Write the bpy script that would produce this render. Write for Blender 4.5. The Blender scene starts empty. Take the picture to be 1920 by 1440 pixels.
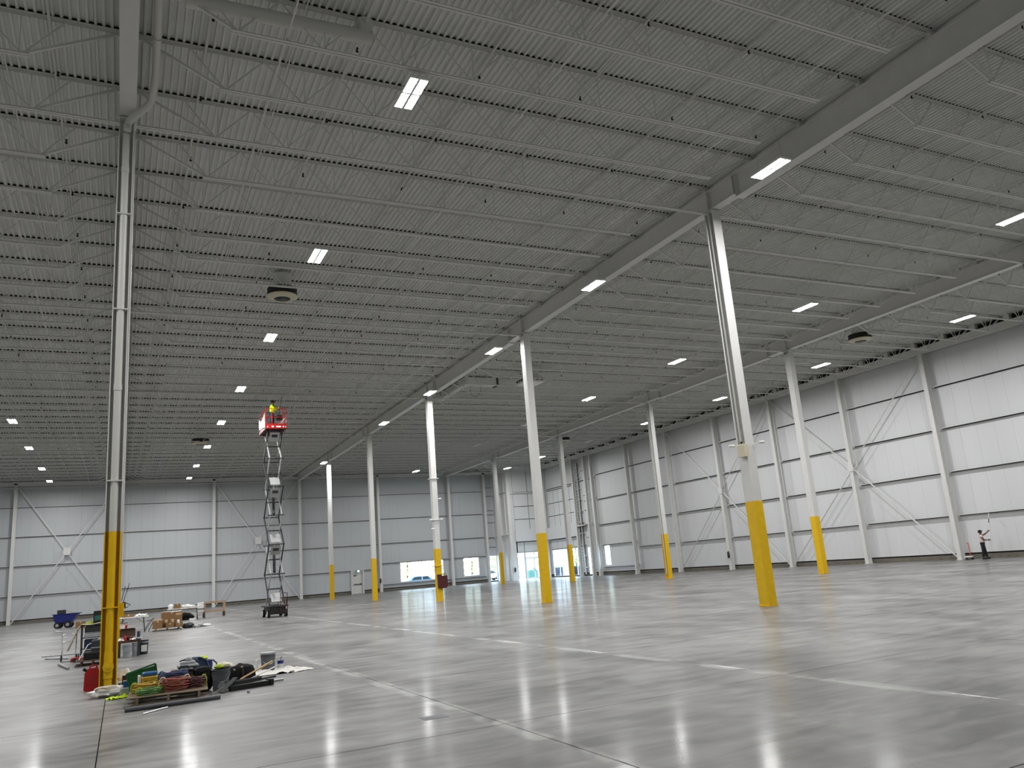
import bpy, bmesh, math, random
from mathutils import Vector, Matrix, Euler, noise
rnd = random.Random(7)
C = bpy.context.scene.collection
PI = math.pi
# ------------------------------------------------------------------ camera, world, exposure
sc = bpy.context.scene
cam = bpy.data.objects.new('camera', bpy.data.cameras.new('camera')); C.objects.link(cam); sc.camera = cam
cam.data.sensor_width = 36; cam.data.lens = 1481.35 / 1920 * 36; cam.data.clip_end = 500
cam.matrix_world = Matrix(((0.89885, -0.02831, -0.43733, -17.1044), (-0.43128, -0.23437, -0.87124, -18.4833),
                           (-0.07783, 0.97174, -0.22287, 1.75), (0, 0, 0, 1)))
w = bpy.data.worlds.new('world'); sc.world = w; w.use_nodes = True
bg = w.node_tree.nodes['Background']; bg.inputs[0].default_value = (0.80, 0.90, 1.0, 1); bg.inputs[1].default_value = 9.0
LAMP = 370.0
vs = sc.view_settings
vs.view_transform = 'Standard'; vs.look = 'None'; vs.gamma = 1; vs.use_curve_mapping = False; vs.exposure = 0.16
sc.cycles.use_denoising = True; sc.cycles.max_bounces = 8; sc.cycles.diffuse_bounces = 5; sc.cycles.transparent_max_bounces = 12
sc.cycles.sample_clamp_indirect = 6.0; sc.cycles.caustics_reflective = False; sc.cycles.caustics_refractive = False

# ------------------------------------------------------------------ materials
def lin(c):
    return tuple((x / 12.92 if x <= .04045 else ((x + .055) / 1.055) ** 2.4) for x in c)
def hexc(h):
    return lin(tuple(int(h[i:i + 2], 16) / 255 for i in (0, 2, 4)))
def mat(name, h, rough=.5, metal=0, var=0.0, scale=6, bump=0.0, spec=.5, alpha=1.0, vec=(1, 1, 1), emit=None):
    m = bpy.data.materials.new(name); m.use_nodes = True; nt = m.node_tree
    p = nt.nodes['Principled BSDF']; col = hexc(h)
    p.inputs['Base Color'].default_value = (*col, 1); p.inputs['Roughness'].default_value = rough
    p.inputs['Metallic'].default_value = metal; p.inputs['Specular IOR Level'].default_value = spec
    p.inputs['Alpha'].default_value = alpha
    if emit:
        p.inputs['Emission Color'].default_value = (*hexc(emit[0]), 1); p.inputs['Emission Strength'].default_value = emit[1]
    if var or bump:
        tc = nt.nodes.new('ShaderNodeTexCoord'); mp = nt.nodes.new('ShaderNodeMapping'); mp.inputs['Scale'].default_value = vec
        nz = nt.nodes.new('ShaderNodeTexNoise'); nz.inputs['Scale'].default_value = scale; nz.inputs['Detail'].default_value = 5
        nt.links.new(tc.outputs['Object'], mp.inputs[0]); nt.links.new(mp.outputs[0], nz.inputs['Vector'])
        if var:
            rp = nt.nodes.new('ShaderNodeValToRGB'); e = rp.color_ramp.elements
            e[0].position = .3; e[1].position = .7
            e[0].color = (*[max(0, x * (1 - var)) for x in col], 1); e[1].color = (*[min(1, x * (1 + var)) for x in col], 1)
            nt.links.new(nz.outputs['Fac'], rp.inputs[0]); nt.links.new(rp.outputs[0], p.inputs['Base Color'])
        if bump:
            b = nt.nodes.new('ShaderNodeBump'); b.inputs['Strength'].default_value = bump; b.inputs['Distance'].default_value = .02
            nt.links.new(nz.outputs['Fac'], b.inputs['Height']); nt.links.new(b.outputs[0], p.inputs['Normal'])
    return m
M = {}
M['steel'] = mat('white_painted_steel', 'dadad7', .38, var=.03, scale=3)
M['deck'] = mat('painted_deck', 'dadbd8', .45, var=.05, scale=1.5)
M['dark'] = mat('unpainted_shade_dark', '0b0b0a', .9)  # near-black for backings, unpainted gaps and the shade in deck flutes
M['girtweb'] = mat('shaded_girt_web', '55575a', .5)  # web darkened so its colour holds the shade under the girts
M['pipe'] = mat('painted_pipe', 'd2d2cc', .4)
M['yellow'] = mat('safety_yellow', 'e6ba00', .42, var=.06, scale=5)
M['black'] = mat('black_plastic', '0c0c0d', .5, var=.2, scale=8)
M['blackcloth'] = mat('black_fabric', '0a0a0c', .9, var=.3, scale=20, bump=.3)
M['rubber'] = mat('rubber', '17171a', .8)
M['red'] = mat('red_paint', '9c120f', .35, var=.05)
M['redp'] = mat('red_plastic', 'a80d12', .4)
M['darkred'] = mat('dark_red', '4a0a0e', .6, var=.1)
M['white'] = mat('white_plastic', 'e6e6e2', .4)
M['whitecl'] = mat('white_cloth', 'dcdad2', .85, var=.08, scale=10, bump=.2)
M['canvas'] = mat('canvas', 'c4b9a4', .9, var=.1, scale=9, bump=.3)
M['grey'] = mat('grey_plastic', '5d6165', .5, var=.08, scale=10)
M['lgrey'] = mat('light_grey_plastic', '9a9da0', .5, var=.1, scale=9)
M['dgrey'] = mat('dark_grey', '2f3233', .6, var=.15)
M['galv'] = mat('galvanised', 'a9acae', .35, metal=.8, var=.08)
M['alu'] = mat('bare_metal', 'c8c9ca', .3, metal=.7)
M['arm'] = mat('silver_scissor_arm', 'b9bbb9', .4, metal=.3, var=.08)
M['darm'] = mat('dark_scissor_arm', '26282b', .5, var=.15)
M['blue'] = mat('blue_plastic', '10206e', .45, var=.1)
M['navy'] = mat('navy', '141c3a', .6, var=.1)
M['slate'] = mat('slate_blue', '3c4c6c', .7, var=.1, bump=.2, scale=14)
M['teal'] = mat('teal', '1d6b5c', .5)
M['green'] = mat('green_plastic', '1f6a35', .4, var=.08)
M['wood'] = mat('pallet_wood', '8f7f69', .8, var=.2, scale=4, vec=(1, 8, 8), bump=.2)
M['pine'] = mat('pine_handle', 'd0ad7c', .6, var=.08, scale=5)
M['frame'] = mat('raw_timber', 'a98f76', .8, var=.15, scale=5)
M['brown'] = mat('cardboard', '8a6a46', .85, var=.06, scale=5)
M['lbrown'] = mat('pale_cardboard', 'c2ab8c', .85, var=.06, scale=5)
M['dbrown'] = mat('dark_brown_wood', '4a3426', .7, var=.15)
M['cream'] = mat('cream_paint', 'd6cfb4', .45)
M['orange'] = mat('orange_plastic', 'c85a14', .5, var=.08)
M['hivis'] = mat('hi_vis_fabric', 'd3f015', .7, var=.08, scale=12, bump=.2)
M['lime'] = mat('lime', 'a8c02a', .7, var=.08)
M['cy'] = mat('cord_yellow', 'bf9a2a', .5); M['cg'] = mat('cord_green', '5f8c48', .5)
M['cb'] = mat('cord_blue', '39456b', .5); M['cr'] = mat('cord_clay_red', '96513f', .5)
M['cm'] = mat('cord_maroon', '5a2b31', .5)
M['tin'] = mat('blue_tin', '1d5b93', .4)
M['paper'] = mat('paper', 'eeeeea', .8)
M['conc'] = mat('curb_concrete', '6e6a60', .9, var=.15, scale=3, bump=.3)
M['skin'] = mat('skin', '6b4634', .55, var=.05); M['hair'] = mat('dark_cap', '08080a', .8)
M['jeans'] = mat('dark_trousers', '14161d', .85, var=.25, scale=14)
M['shirt'] = mat('pale_shirt', 'e2cfca', .85, var=.05, scale=8)
M['mull'] = mat('aluminium_mullion', 'd5dade', .4, metal=.2)
M['plas'] = mat('clear_plastic_film', 'e4e2dc', .25, alpha=.55)
M['grass'] = mat('grass', 'b4b88e', .9, var=.3, scale=.6)
M['asph'] = mat('pavement', 'b5b3ad', .9, var=.1, scale=.5)
M['leafy'] = mat('yellow_leaves', 'ddd098', .8, var=.3, scale=3); M['leafg'] = mat('green_leaves', 'a3b382', .8, var=.3, scale=3)
M['bark'] = mat('bark', '5b4c3c', .9, var=.2)
M['car'] = mat('blue_car_paint', '2a7fb5', .25); M['glassdk'] = mat('dark_glass', '1a2126', .1)
M['exitg'] = mat('exit_green', '127a5a', .4, emit=('1fa37c', .15)); M['exitw'] = mat('exit_white', 'ffffff', .4, emit=('e8fff8', 2.0))
M['lamp'] = mat('led_lens', 'ffffff', .4, emit=('fffeff', LAMP))
M['lampoff'] = mat('unlit_lens', 'e8eaea', .3)

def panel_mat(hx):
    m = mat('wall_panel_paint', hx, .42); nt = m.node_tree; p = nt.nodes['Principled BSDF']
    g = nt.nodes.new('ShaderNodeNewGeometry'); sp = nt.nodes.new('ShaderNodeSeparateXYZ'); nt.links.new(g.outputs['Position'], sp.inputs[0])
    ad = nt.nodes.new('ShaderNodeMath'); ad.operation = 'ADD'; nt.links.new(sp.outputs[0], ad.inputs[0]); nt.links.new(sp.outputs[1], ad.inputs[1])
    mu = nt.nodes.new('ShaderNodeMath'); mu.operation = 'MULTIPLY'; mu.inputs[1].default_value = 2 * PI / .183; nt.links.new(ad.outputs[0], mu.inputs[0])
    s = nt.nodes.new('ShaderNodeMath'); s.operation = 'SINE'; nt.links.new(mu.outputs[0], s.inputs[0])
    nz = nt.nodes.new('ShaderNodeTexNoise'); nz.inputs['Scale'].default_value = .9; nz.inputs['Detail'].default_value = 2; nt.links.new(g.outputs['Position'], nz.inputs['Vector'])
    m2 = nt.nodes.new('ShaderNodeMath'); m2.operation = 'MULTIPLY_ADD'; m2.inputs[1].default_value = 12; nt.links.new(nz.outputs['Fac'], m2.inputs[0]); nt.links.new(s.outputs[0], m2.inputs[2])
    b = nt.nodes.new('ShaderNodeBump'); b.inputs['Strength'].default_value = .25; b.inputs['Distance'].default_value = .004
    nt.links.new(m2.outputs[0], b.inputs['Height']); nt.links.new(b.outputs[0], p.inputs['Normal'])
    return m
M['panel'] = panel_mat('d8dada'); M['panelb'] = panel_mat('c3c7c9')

def floor_mat():
    m = bpy.data.materials.new('polished_concrete'); m.use_nodes = True; nt = m.node_tree; p = nt.nodes['Principled BSDF']; N = nt.nodes.new; L = nt.links.new
    g = N('ShaderNodeNewGeometry')
    def nz(scale, det, vec, dist=0.0):
        mp = N('ShaderNodeMapping'); mp.inputs['Scale'].default_value = vec; mp.inputs['Rotation'].default_value = (0, 0, .12)
        n = N('ShaderNodeTexNoise'); n.inputs['Scale'].default_value = scale; n.inputs['Detail'].default_value = det; n.inputs['Distortion'].default_value = dist
        L(g.outputs['Position'], mp.inputs[0]); L(mp.outputs[0], n.inputs['Vector']); return n
    a = nz(.5, 6, (1.1, .7, 1), .8); b = nz(2.2, 7, (.45, 1.5, 1), .6); c = nz(60, 3, (1, 1, 1))
    def math_(op, x, y):
        n = N('ShaderNodeMath'); n.operation = op
        for i, v in enumerate((x, y)):
            if isinstance(v, (int, float)): n.inputs[i].default_value = v
            else: L(v, n.inputs[i])
        return n.outputs[0]
    s = math_('ADD', math_('MULTIPLY', a.outputs['Fac'], .45), math_('ADD', math_('MULTIPLY', b.outputs['Fac'], .45), math_('MULTIPLY', c.outputs['Fac'], .1)))
    rp = N('ShaderNodeValToRGB'); e = rp.color_ramp.elements; e[0].position = .39; e[1].position = .62
    e[0].color = (*hexc('4f4e4b'), 1); e[1].color = (*hexc('949390'), 1); L(s, rp.inputs[0])
    sx = N('ShaderNodeSeparateXYZ'); L(g.outputs['Position'], sx.inputs[0]); mask = None   # pale dust trodden along some saw cuts
    d = nz(1.3, 5, (1, 1, 1), .5)
    for ax, at in ((0, -13.12), (0, -8.83)):
        q = math_('SUBTRACT', .16, math_('ABSOLUTE', math_('ADD', sx.outputs[ax], -at + .05), 0)); q = math_('MULTIPLY', math_('MAXIMUM', q, 0), 6)
        mask = q if mask is None else math_('MAXIMUM', mask, q)
    mask = math_('MULTIPLY', mask, math_('MAXIMUM', math_('MULTIPLY', math_('SUBTRACT', d.outputs['Fac'], .42), 5), 0)); mask = math_('MINIMUM', mask, .42)
    mxc = N('ShaderNodeMix'); mxc.data_type = 'RGBA'; L(mask, mxc.inputs[0]); L(rp.outputs[0], mxc.inputs[6]); mxc.inputs[7].default_value = (*hexc('cfcfca'), 1); L(mxc.outputs[2], p.inputs['Base Color'])
    r = math_('ADD', math_('MULTIPLY', b.outputs['Fac'], .2), .34); L(r, p.inputs['Roughness'])
    p.inputs['Specular IOR Level'].default_value = .3; p.inputs['Coat Weight'].default_value = .2; p.inputs['Coat Roughness'].default_value = .13
    bu = N('ShaderNodeBump'); bu.inputs['Strength'].default_value = .08; bu.inputs['Distance'].default_value = .02
    L(nz(1.6, 4, (.6, 1.4, 1)).outputs['Fac'], bu.inputs['Height']); L(bu.outputs[0], p.inputs['Normal']); L(bu.outputs[0], p.inputs['Coat Normal'])
    return m
M['floor'] = floor_mat()

def glass_mat():
    m = bpy.data.materials.new('window_glass'); m.use_nodes = True; nt = m.node_tree
    for n in list(nt.nodes):
        if n.type == 'BSDF_PRINCIPLED': nt.nodes.remove(n)
    t = nt.nodes.new('ShaderNodeBsdfTransparent'); t.inputs[0].default_value = (.86, .93, .97, 1)
    gl = nt.nodes.new('ShaderNodeBsdfGlossy'); gl.inputs['Roughness'].default_value = .03
    fr = nt.nodes.new('ShaderNodeFresnel')
    g = nt.nodes.new('ShaderNodeNewGeometry'); ma = nt.nodes.new('ShaderNodeMath'); ma.operation = 'MULTIPLY_ADD'   # same index from both faces of the pane
    ma.inputs[1].default_value = 1 / 1.45 - 1.45; ma.inputs[2].default_value = 1.45; nt.links.new(g.outputs['Backfacing'], ma.inputs[0]); nt.links.new(ma.outputs[0], fr.inputs[0])
    mx = nt.nodes.new('ShaderNodeMixShader'); nt.links.new(fr.outputs[0], mx.inputs[0]); nt.links.new(t.outputs[0], mx.inputs[1]); nt.links.new(gl.outputs[0], mx.inputs[2])
    nt.links.new(mx.outputs[0], nt.nodes['Material Output'].inputs[0]); return m
M['glass'] = glass_mat()

# ------------------------------------------------------------------ mesh helpers
class MB:
    def __init__(s): s.v = []; s.f = []; s.mi = []; s.cur = 0
    def add(s, vs_, fs_):
        o = len(s.v); s.v += [tuple(x) for x in vs_]; s.f += [tuple(o + i for i in f) for f in fs_]; s.mi += [s.cur] * len(fs_); return s
    def box(s, x0, x1, y0, y1, z0, z1):
        return s.add([(x0, y0, z0), (x1, y0, z0), (x1, y1, z0), (x0, y1, z0), (x0, y0, z1), (x1, y0, z1), (x1, y1, z1), (x0, y1, z1)],
                     [(0, 3, 2, 1), (4, 5, 6, 7), (0, 1, 5, 4), (1, 2, 6, 5), (2, 3, 7, 6), (3, 0, 4, 7)])
    def bbox(s, x0, x1, y0, y1, z0, z1, b=.01):   # box with chamfered vertical and top edges
        def ring(z, q): return [(x0 + q + b, y0 + q, z), (x1 - q - b, y0 + q, z), (x1 - q, y0 + q + b, z), (x1 - q, y1 - q - b, z), (x1 - q - b, y1 - q, z), (x0 + q + b, y1 - q, z), (x0 + q, y1 - q - b, z), (x0 + q, y0 + q + b, z)]
        v = ring(z0, 0) + ring(z1 - b, 0) + ring(z1, b)
        f = [tuple(range(7, -1, -1)), tuple(range(16, 24))]
        for k in (0, 8):
            for i in range(8): j = (i + 1) % 8; f.append((k + i, k + j, k + 8 + j, k + 8 + i))
        return s.add(v, f)
    def bar(s, p0, p1, w=.03, h=None, up=(0, 0, 1)):
        h = h or w; a = Vector(p0); b = Vector(p1); d = (b - a).normalized(); u = Vector(up)
        if abs(d.dot(u)) > .98: u = Vector((0, 1, 0))
        sx = d.cross(u).normalized(); sz = sx.cross(d).normalized(); v = []
        for p in (a, b):
            for i, j in ((-1, -1), (1, -1), (1, 1), (-1, 1)): v.append(p + sx * i * w / 2 + sz * j * h / 2)
        return s.add(v, [(0, 3, 2, 1), (4, 5, 6, 7), (0, 1, 5, 4), (1, 2, 6, 5), (2, 3, 7, 6), (3, 0, 4, 7)])
    def cyl(s, p0, p1, r0, r1=None, n=14, cap=True):
        r1 = r0 if r1 is None else r1; a = Vector(p0); b = Vector(p1); d = (b - a).normalized()
        u = Vector((0, 0, 1)) if abs(d.z) < .9 else Vector((1, 0, 0)); sx = d.cross(u).normalized(); sy = d.cross(sx)
        v = [c + sx * math.cos(2 * PI * i / n) * r + sy * math.sin(2 * PI * i / n) * r for c, r in ((a, r0), (b, r1)) for i in range(n)]
        f = [(i, (i + 1) % n, n + (i + 1) % n, n + i) for i in range(n)]
        if cap: f += [tuple(range(n - 1, -1, -1)), tuple(range(n, 2 * n))]
        return s.add(v, f)
    def tube(s, pts, r=.02, n=8, cap=True):
        P = [Vector(p) for p in pts]; v = []; prev = None
        for i, p in enumerate(P):
            d = ((P[min(i + 1, len(P) - 1)] - P[max(i - 1, 0)])).normalized()
            if prev is None: prev = d.orthogonal().normalized()
            prev = (prev - d * prev.dot(d)).normalized(); q = d.cross(prev)
            v += [p + prev * math.cos(2 * PI * k / n) * r + q * math.sin(2 * PI * k / n) * r for k in range(n)]
        f = [(i * n + k, i * n + (k + 1) % n, (i + 1) * n + (k + 1) % n, (i + 1) * n + k) for i in range(len(P) - 1) for k in range(n)]
        if cap: f += [tuple(range(n - 1, -1, -1)), tuple(range((len(P) - 1) * n, len(P) * n))]
        return s.add(v, f)
    def lathe(s, prof, n=20, c=(0, 0, 0)):   # profile of (radius, z), closed with caps if radius > 0 at ends
        v = [(c[0] + r * math.cos(2 * PI * k / n), c[1] + r * math.sin(2 * PI * k / n), c[2] + z) for r, z in prof for k in range(n)]
        f = [(i * n + k, i * n + (k + 1) % n, (i + 1) * n + (k + 1) % n, (i + 1) * n + k) for i in range(len(prof) - 1) for k in range(n)]
        return s.add(v, f)
    def ball(s, c, r, n=10, m=7, sc_=(1, 1, 1), nzs=0, seed=0, flat=None):
        v = []; c = Vector(c)
        for i in range(m + 1):
            t = PI * i / m
            for k in range(n):
                d = Vector((math.sin(t) * math.cos(2 * PI * k / n), math.sin(t) * math.sin(2 * PI * k / n), math.cos(t)))
                q = r * (1 + nzs * noise.noise(d * 2.3 + Vector((seed, seed * .7, 0))))
                p = Vector((d.x * q * sc_[0], d.y * q * sc_[1], d.z * q * sc_[2])) + c
                if flat is not None: p.z = max(p.z, flat)
                v.append(p)
        f = [(i * n + k, i * n + (k + 1) % n, (i + 1) * n + (k + 1) % n, (i + 1) * n + k) for i in range(m) for k in range(n)]
        return s.add(v, f)
    def prism(s, poly, x0, x1, ax='x'):   # extrude a 2-D polygon
        n = len(poly); mk = {'x': lambda p, q: (q, p[0], p[1]), 'y': lambda p, q: (p[0], q, p[1]), 'z': lambda p, q: (p[0], p[1], q)}[ax]
        return s.add([mk(p, x0) for p in poly] + [mk(p, x1) for p in poly],
                     [tuple(range(n)), tuple(range(2 * n - 1, n - 1, -1))] + [(i, i + n, (i + 1) % n + n, (i + 1) % n) for i in range(n)])
    def mesh(s, name, mats, smooth=False):
        me = bpy.data.meshes.new(name); me.from_pydata(s.v, [], s.f)
        for m in (mats if isinstance(mats, (list, tuple)) else [mats]): me.materials.append(m)
        if s.cur: me.polygons.foreach_set('material_index', s.mi)
        bm = bmesh.new(); bm.from_mesh(me)
        if smooth: bmesh.ops.remove_doubles(bm, verts=bm.verts, dist=1e-5)
        bmesh.ops.recalc_face_normals(bm, faces=bm.faces)
        if smooth:
            for f in bm.faces: f.smooth = True
            for e in bm.edges:
                if len(e.link_faces) == 2 and e.calc_face_angle(0) > .75: e.smooth = False
        bm.to_mesh(me); bm.free(); return me
def link(name, me, parent=None, loc=None, kind=None):
    o = bpy.data.objects.new(name, me); C.objects.link(o)
    if parent: o.parent = parent
    if loc: o.location = loc
    if kind: o['kind'] = kind
    return o
def obj(name, mb, m, parent=None, smooth=False, kind=None, loc=None):
    return link(name, mb.mesh(name, m, smooth), parent, loc, kind)
def tag(o, label, cat, group=None):
    o['label'] = label; o['category'] = cat
    if group: o['group'] = group
    return o
def thing(name, label, cat, loc=(0, 0, 0), rz=0, group=None):
    o = bpy.data.objects.new(name, None); C.objects.link(o); o.location = loc; o.rotation_euler = (0, 0, rz); o.empty_display_size = .2
    return tag(o, label, cat, group)
def single(name, mb, m, label, cat, loc=(0, 0, 0), rz=0, group=None, smooth=False, rot=None):
    o = obj(name, mb, m, smooth=smooth); o.location = loc; o.rotation_euler = rot or (0, 0, rz); return tag(o, label, cat, group)
def struct(name, mb=None, m=None, parent=None):
    if mb is None:
        o = bpy.data.objects.new(name, None); C.objects.link(o)
        if parent: o.parent = parent
    else: o = obj(name, mb, m, parent)
    if not parent: o['kind'] = 'structure'
    return o
def dup(root, loc, rz=0, label=None, group=None):
    r = root.copy(); C.objects.link(r); r.location = loc; r.rotation_euler = (0, 0, rz)
    if label: r['label'] = label
    if group: r['group'] = group
    for ch in list(root.children):
        c = ch.copy(); C.objects.link(c); c.parent = r
        for g in ch.children:
            d = g.copy(); C.objects.link(d); d.parent = c
    return r

# ------------------------------------------------------------------ dimensions (metres)
XR, YB = 28.0, 69.75            # inner faces of right and back wall panels
XL, YF = -34.7, -27.6
EX, EY = 23.3, 65.6             # the entrance corner steps in to here
DZ = 13.38                      # underside of the roof deck
GX = [-34.5, -17.27, 0.0, 17.0] # girder lines
CY = [0.0, 13.85, 27.45, 41.2, 55.0]

# ------------------------------------------------------------------ floor: slabs with saw-cut joints
fl = struct('floor', MB().box(XL - .4, XR + .4, YF - .4, YB + .4, -.3, -.03), M['dgrey'])
jx = [XL, -30.1, -25.8, -21.5, -17.3, -13.12, -8.83, -4.5, -.2, 4.1, 8.4, 12.7, 17.0, 21.3, 24.6, XR]
jy = [YF, -23.6, -19.0, -14.3, -9.7, -4.95, -.2]
while jy[-1] < 64: jy.append(jy[-1] + 4.62)
jy[-1] = YB
for i in range(len(jx) - 1):
    for j in range(len(jy) - 1):
        g_ = .006
        mb = MB(); b = .004; x0, x1, y0, y1 = jx[i] + g_, jx[i + 1] - g_, jy[j] + g_, jy[j + 1] - g_
        mb.add([(x0, y0, -.03), (x1, y0, -.03), (x1, y1, -.03), (x0, y1, -.03), (x0, y0, -b), (x1, y0, -b), (x1, y1, -b), (x0, y1, -b),
                (x0 + b, y0 + b, 0), (x1 - b, y0 + b, 0), (x1 - b, y1 - b, 0), (x0 + b, y1 - b, 0)],
               [(0, 1, 5, 4), (1, 2, 6, 5), (2, 3, 7, 6), (3, 0, 4, 7), (4, 5, 9, 8), (5, 6, 10, 9), (6, 7, 11, 10), (7, 4, 8, 11), (8, 9, 10, 11)])
        obj('floor_slab', mb, M['floor'], fl)

# ------------------------------------------------------------------ walls
def wall(name, axis, face, out, a0, a1, openings, cuts, z0=.36, z1=13.75, step=1.07, mat_='panel'):
    """axis 'y': wall plane at x=face running along y; axis 'x': plane at y=face running along x. out = +1/-1 outward side"""
    W = struct(name)
    def B(mb, p0, p1, q0, q1, za, zb):   # p along the wall, q outwards from the face
        lo, hi = sorted((face + out * q0, face + out * q1))
        return mb.box(lo, hi, p0, p1, za, zb) if axis == 'y' else mb.box(p0, p1, lo, hi, za, zb)
    br = {a0, a1}; t = a0
    while t < a1: br.add(round(t, 3)); t += step
    for (b0, b1, c0, c1) in openings:
        br = {x for x in br if not (b0 - .25 < x < b1 + .25)} | {b0, b1}
    br = sorted(x for x in br | set(cuts) if a0 <= x <= a1)
    br = [x for i, x in enumerate(br) if i == 0 or x - br[i - 1] > .02]
    backing = MB()
    for i in range(len(br) - 1):
        p0, p1 = br[i], br[i + 1]; mid = (p0 + p1) / 2
        iv = [(z0, z1)]
        for (b0, b1, c0, c1) in openings:
            if b0 < mid < b1: iv = [r for (u, v) in iv for r in ((u, min(v, c0)), (max(u, c1), v)) if r[1] - r[0] > .02]
        for (u, v) in iv:
            obj('wall_panel', B(MB(), p0 + .003, p1 - .003, 0, .04, u, v), M[mat_], W)
        iv = [(0, z1)]
        for (b0, b1, c0, c1) in openings:
            if b0 < mid < b1: iv = [r for (u, v) in iv for r in ((u, min(v, c0)), (max(u, c1), v)) if r[1] - r[0] > .02]
        for (u, v) in iv: B(backing, p0, p1, .04, .16, u, v)
    obj('wall_backing', backing, M['dark'], W)
    # low concrete curb below the panels
    segs = []; cur = a0
    for (b0, b1, c0, c1) in sorted(openings):
        if c0 < .3: segs.append((cur, b0)); cur = b1
    segs.append((cur, a1)); mb = MB()
    for s0, s1 in segs:
        if s1 - s0 > .05: B(mb, s0, s1, -.03, .04, 0, .27)
    obj('concrete_curb', mb, M['conc'], W)
    return W, B
def wall_column(W, B, p, z1=12.95, d0=-.62, d1=-.26, wd=.28, mat_='steel'):
    mb = MB(); t = .02
    B(mb, p - wd / 2, p + wd / 2, d0, d0 + t, 0, z1); B(mb, p - wd / 2, p + wd / 2, d1 - t, d1, 0, z1); B(mb, p - t / 2, p + t / 2, d0 + t, d1 - t, 0, z1)
    B(mb, p - .2, p + .2, d0 - .04, d1 + .04, 0, .025)
    return obj('wall_column', mb, M[mat_], W)
def girt(W, B, p0, p1, z):
    mb = MB(); B(mb, p0, p1, -.24, -.232, z - .028, z + .018); mb.cur = 1; B(mb, p0, p1, -.23, 0, z, z + .008); B(mb, p0, p1, -.012, -.002, z - .07, z); mb.cur = 0
    B(mb, p0 - .02, p0 + .1, -.28, -.2, z - .02, z + .14)
    mb.cur = 1; return obj('girt', mb, [M['steel'], M['girtweb']], W)
def brace(W, B, pts, face, axis, out):
    for (p0, z0, p1, z1) in pts:
        q = face - out * .2
        a = (q, p0, z0) if axis == 'y' else (p0, q, z0); b = (q, p1, z1) if axis == 'y' else (p1, q, z1)
        mb = MB(); mb.bar(a, b, .09, .012, up=(1, 0, 0) if axis == 'y' else (0, 1, 0)); mb.bar(a, b, .012, .09, up=(1, 0, 0) if axis == 'y' else (0, 1, 0))
        obj('brace', mb, M['steel'], W)

# right wall, plane x = XR
rcol = [6.5, 13.2, 19.85, 26.65, 33.3, 40.05, 46.8, 53.45, 54.75, 57.35]
ropen = [(51.95, 53.05, .95, 3.02), (55.3, 56.45, .12, 3.05), (57.85, 64.35, .1, 3.1)]
WR, BR = wall('wall_right', 'y', XR, 1, YF, EY, ropen, [57.6, 64.4])
for p in [-26.9, -20.2, -13.5, -6.8, -.2] + rcol + [64.75]: wall_column(WR, BR, p)
cols = [YF, -26.9, -20.2, -13.5, -6.8, -.2] + rcol[:8]
for i in range(len(cols) - 1):
    last = cols[i] >= 46
    for z in (2.6, 5.2, 7.85, 10.45) if not last else (.85, 3.1, 5.2, 7.85, 10.45): girt(WR, BR, cols[i] + .14, cols[i + 1] - .14, z)
for z in (5.3, 8.0, 10.2): girt(WR, BR, 53.59, 54.61, z)
girt(WR, BR, 54.89, 57.21, 5.42); girt(WR, BR, 54.89, 57.21, 10.2); girt(WR, BR, 57.49, 64.6, 10.15)
for z in (4.0, 6.9, 7.9, 8.5, 11.2): obj('girt', BR(MB(), 54.95, 56.2, -.05, 0, z, z + .05), M['dgrey'], WR)
for c0, c1, c2 in ((13.2, 19.85, 26.65), (26.65, 33.3, 40.05)):
    brace(WR, BR, [(c0 + .15, 12.5, c1 + .1, 6.45), (c1 - .1, 6.35, c2 - .15, .1), (c0 + .15, .1, c1 - .1, 6.3), (c1 + .1, 6.5, c2 - .15, 12.5)], XR - .28, 'y', 1)
    obj('gusset_plate', BR(MB(), c1 - .22, c1 + .22, -.66, -.62, 6.15, 6.65), M['steel'], WR)
mb = MB(); BR(mb, YF, EY, -.62, -.32, 12.62, 12.64); BR(mb, YF, EY, -.62, -.32, 13.0, 13.02); BR(mb, YF, EY, -.6, -.585, 12.64, 13.0)
obj('eave_beam', mb, M['steel'], WR)
obj('dark_gap_strip', BR(MB(), YF, EY, -.3, -.02, 13.1, 13.3), M['dark'], WR)  # near-black strip in the gap above the eave beam
mb = MB()
for k in range(46):
    y = YF + .6 + k * 2.02
    BR(mb, y, y + .3, -.6, -.28, 13.02, 13.36)
obj('joist_seats', mb, M['steel'], WR, kind='stuff')

# back wall, plane y = YB
bcol = [-26.3, -17.45, -8.68, .06, 8.8, 17.4, 21.95]
bopen = [(5.68, 6.8, 0, 2.15), (11.2, 16.45, .85, 3.05), (18.9, 20.95, .88, 3.03), (22.1, EX - .02, .1, 3.05)]
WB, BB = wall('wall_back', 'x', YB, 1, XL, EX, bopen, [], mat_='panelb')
for p in bcol: wall_column(WB, BB, p)
cc = [XL] + bcol + [EX]
for i in range(len(cc) - 1):
    zs = (2.55, 5.25, 7.95, 10.7) if i < 5 else ((.78, 3.12, 5.3, 8.05, 10.75) if i < 7 else (5.2, 10.15))
    for z in zs:
        if z == 2.55 and i == 4:
            girt(WB, BB, cc[i] + .14, 5.5, z); girt(WB, BB, 6.95, cc[i + 1] - .14, z); continue
        girt(WB, BB, cc[i] + .14, cc[i + 1] - .14, z)
for z in (4.0, 6.9, 7.85, 8.35, 11.1): obj('girt', BB(MB(), 22.1, EX, -.04, 0, z, z + .05), M['dgrey'], WB)
brace(WB, BB, [(-26.1, 12.5, -17.6, .1), (-17.6, 12.5, -26.1, .1), (-8.5, 12.5, -.1, .1), (-.1, 12.5, -8.5, .1)], YB - .28, 'x', 1)
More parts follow.
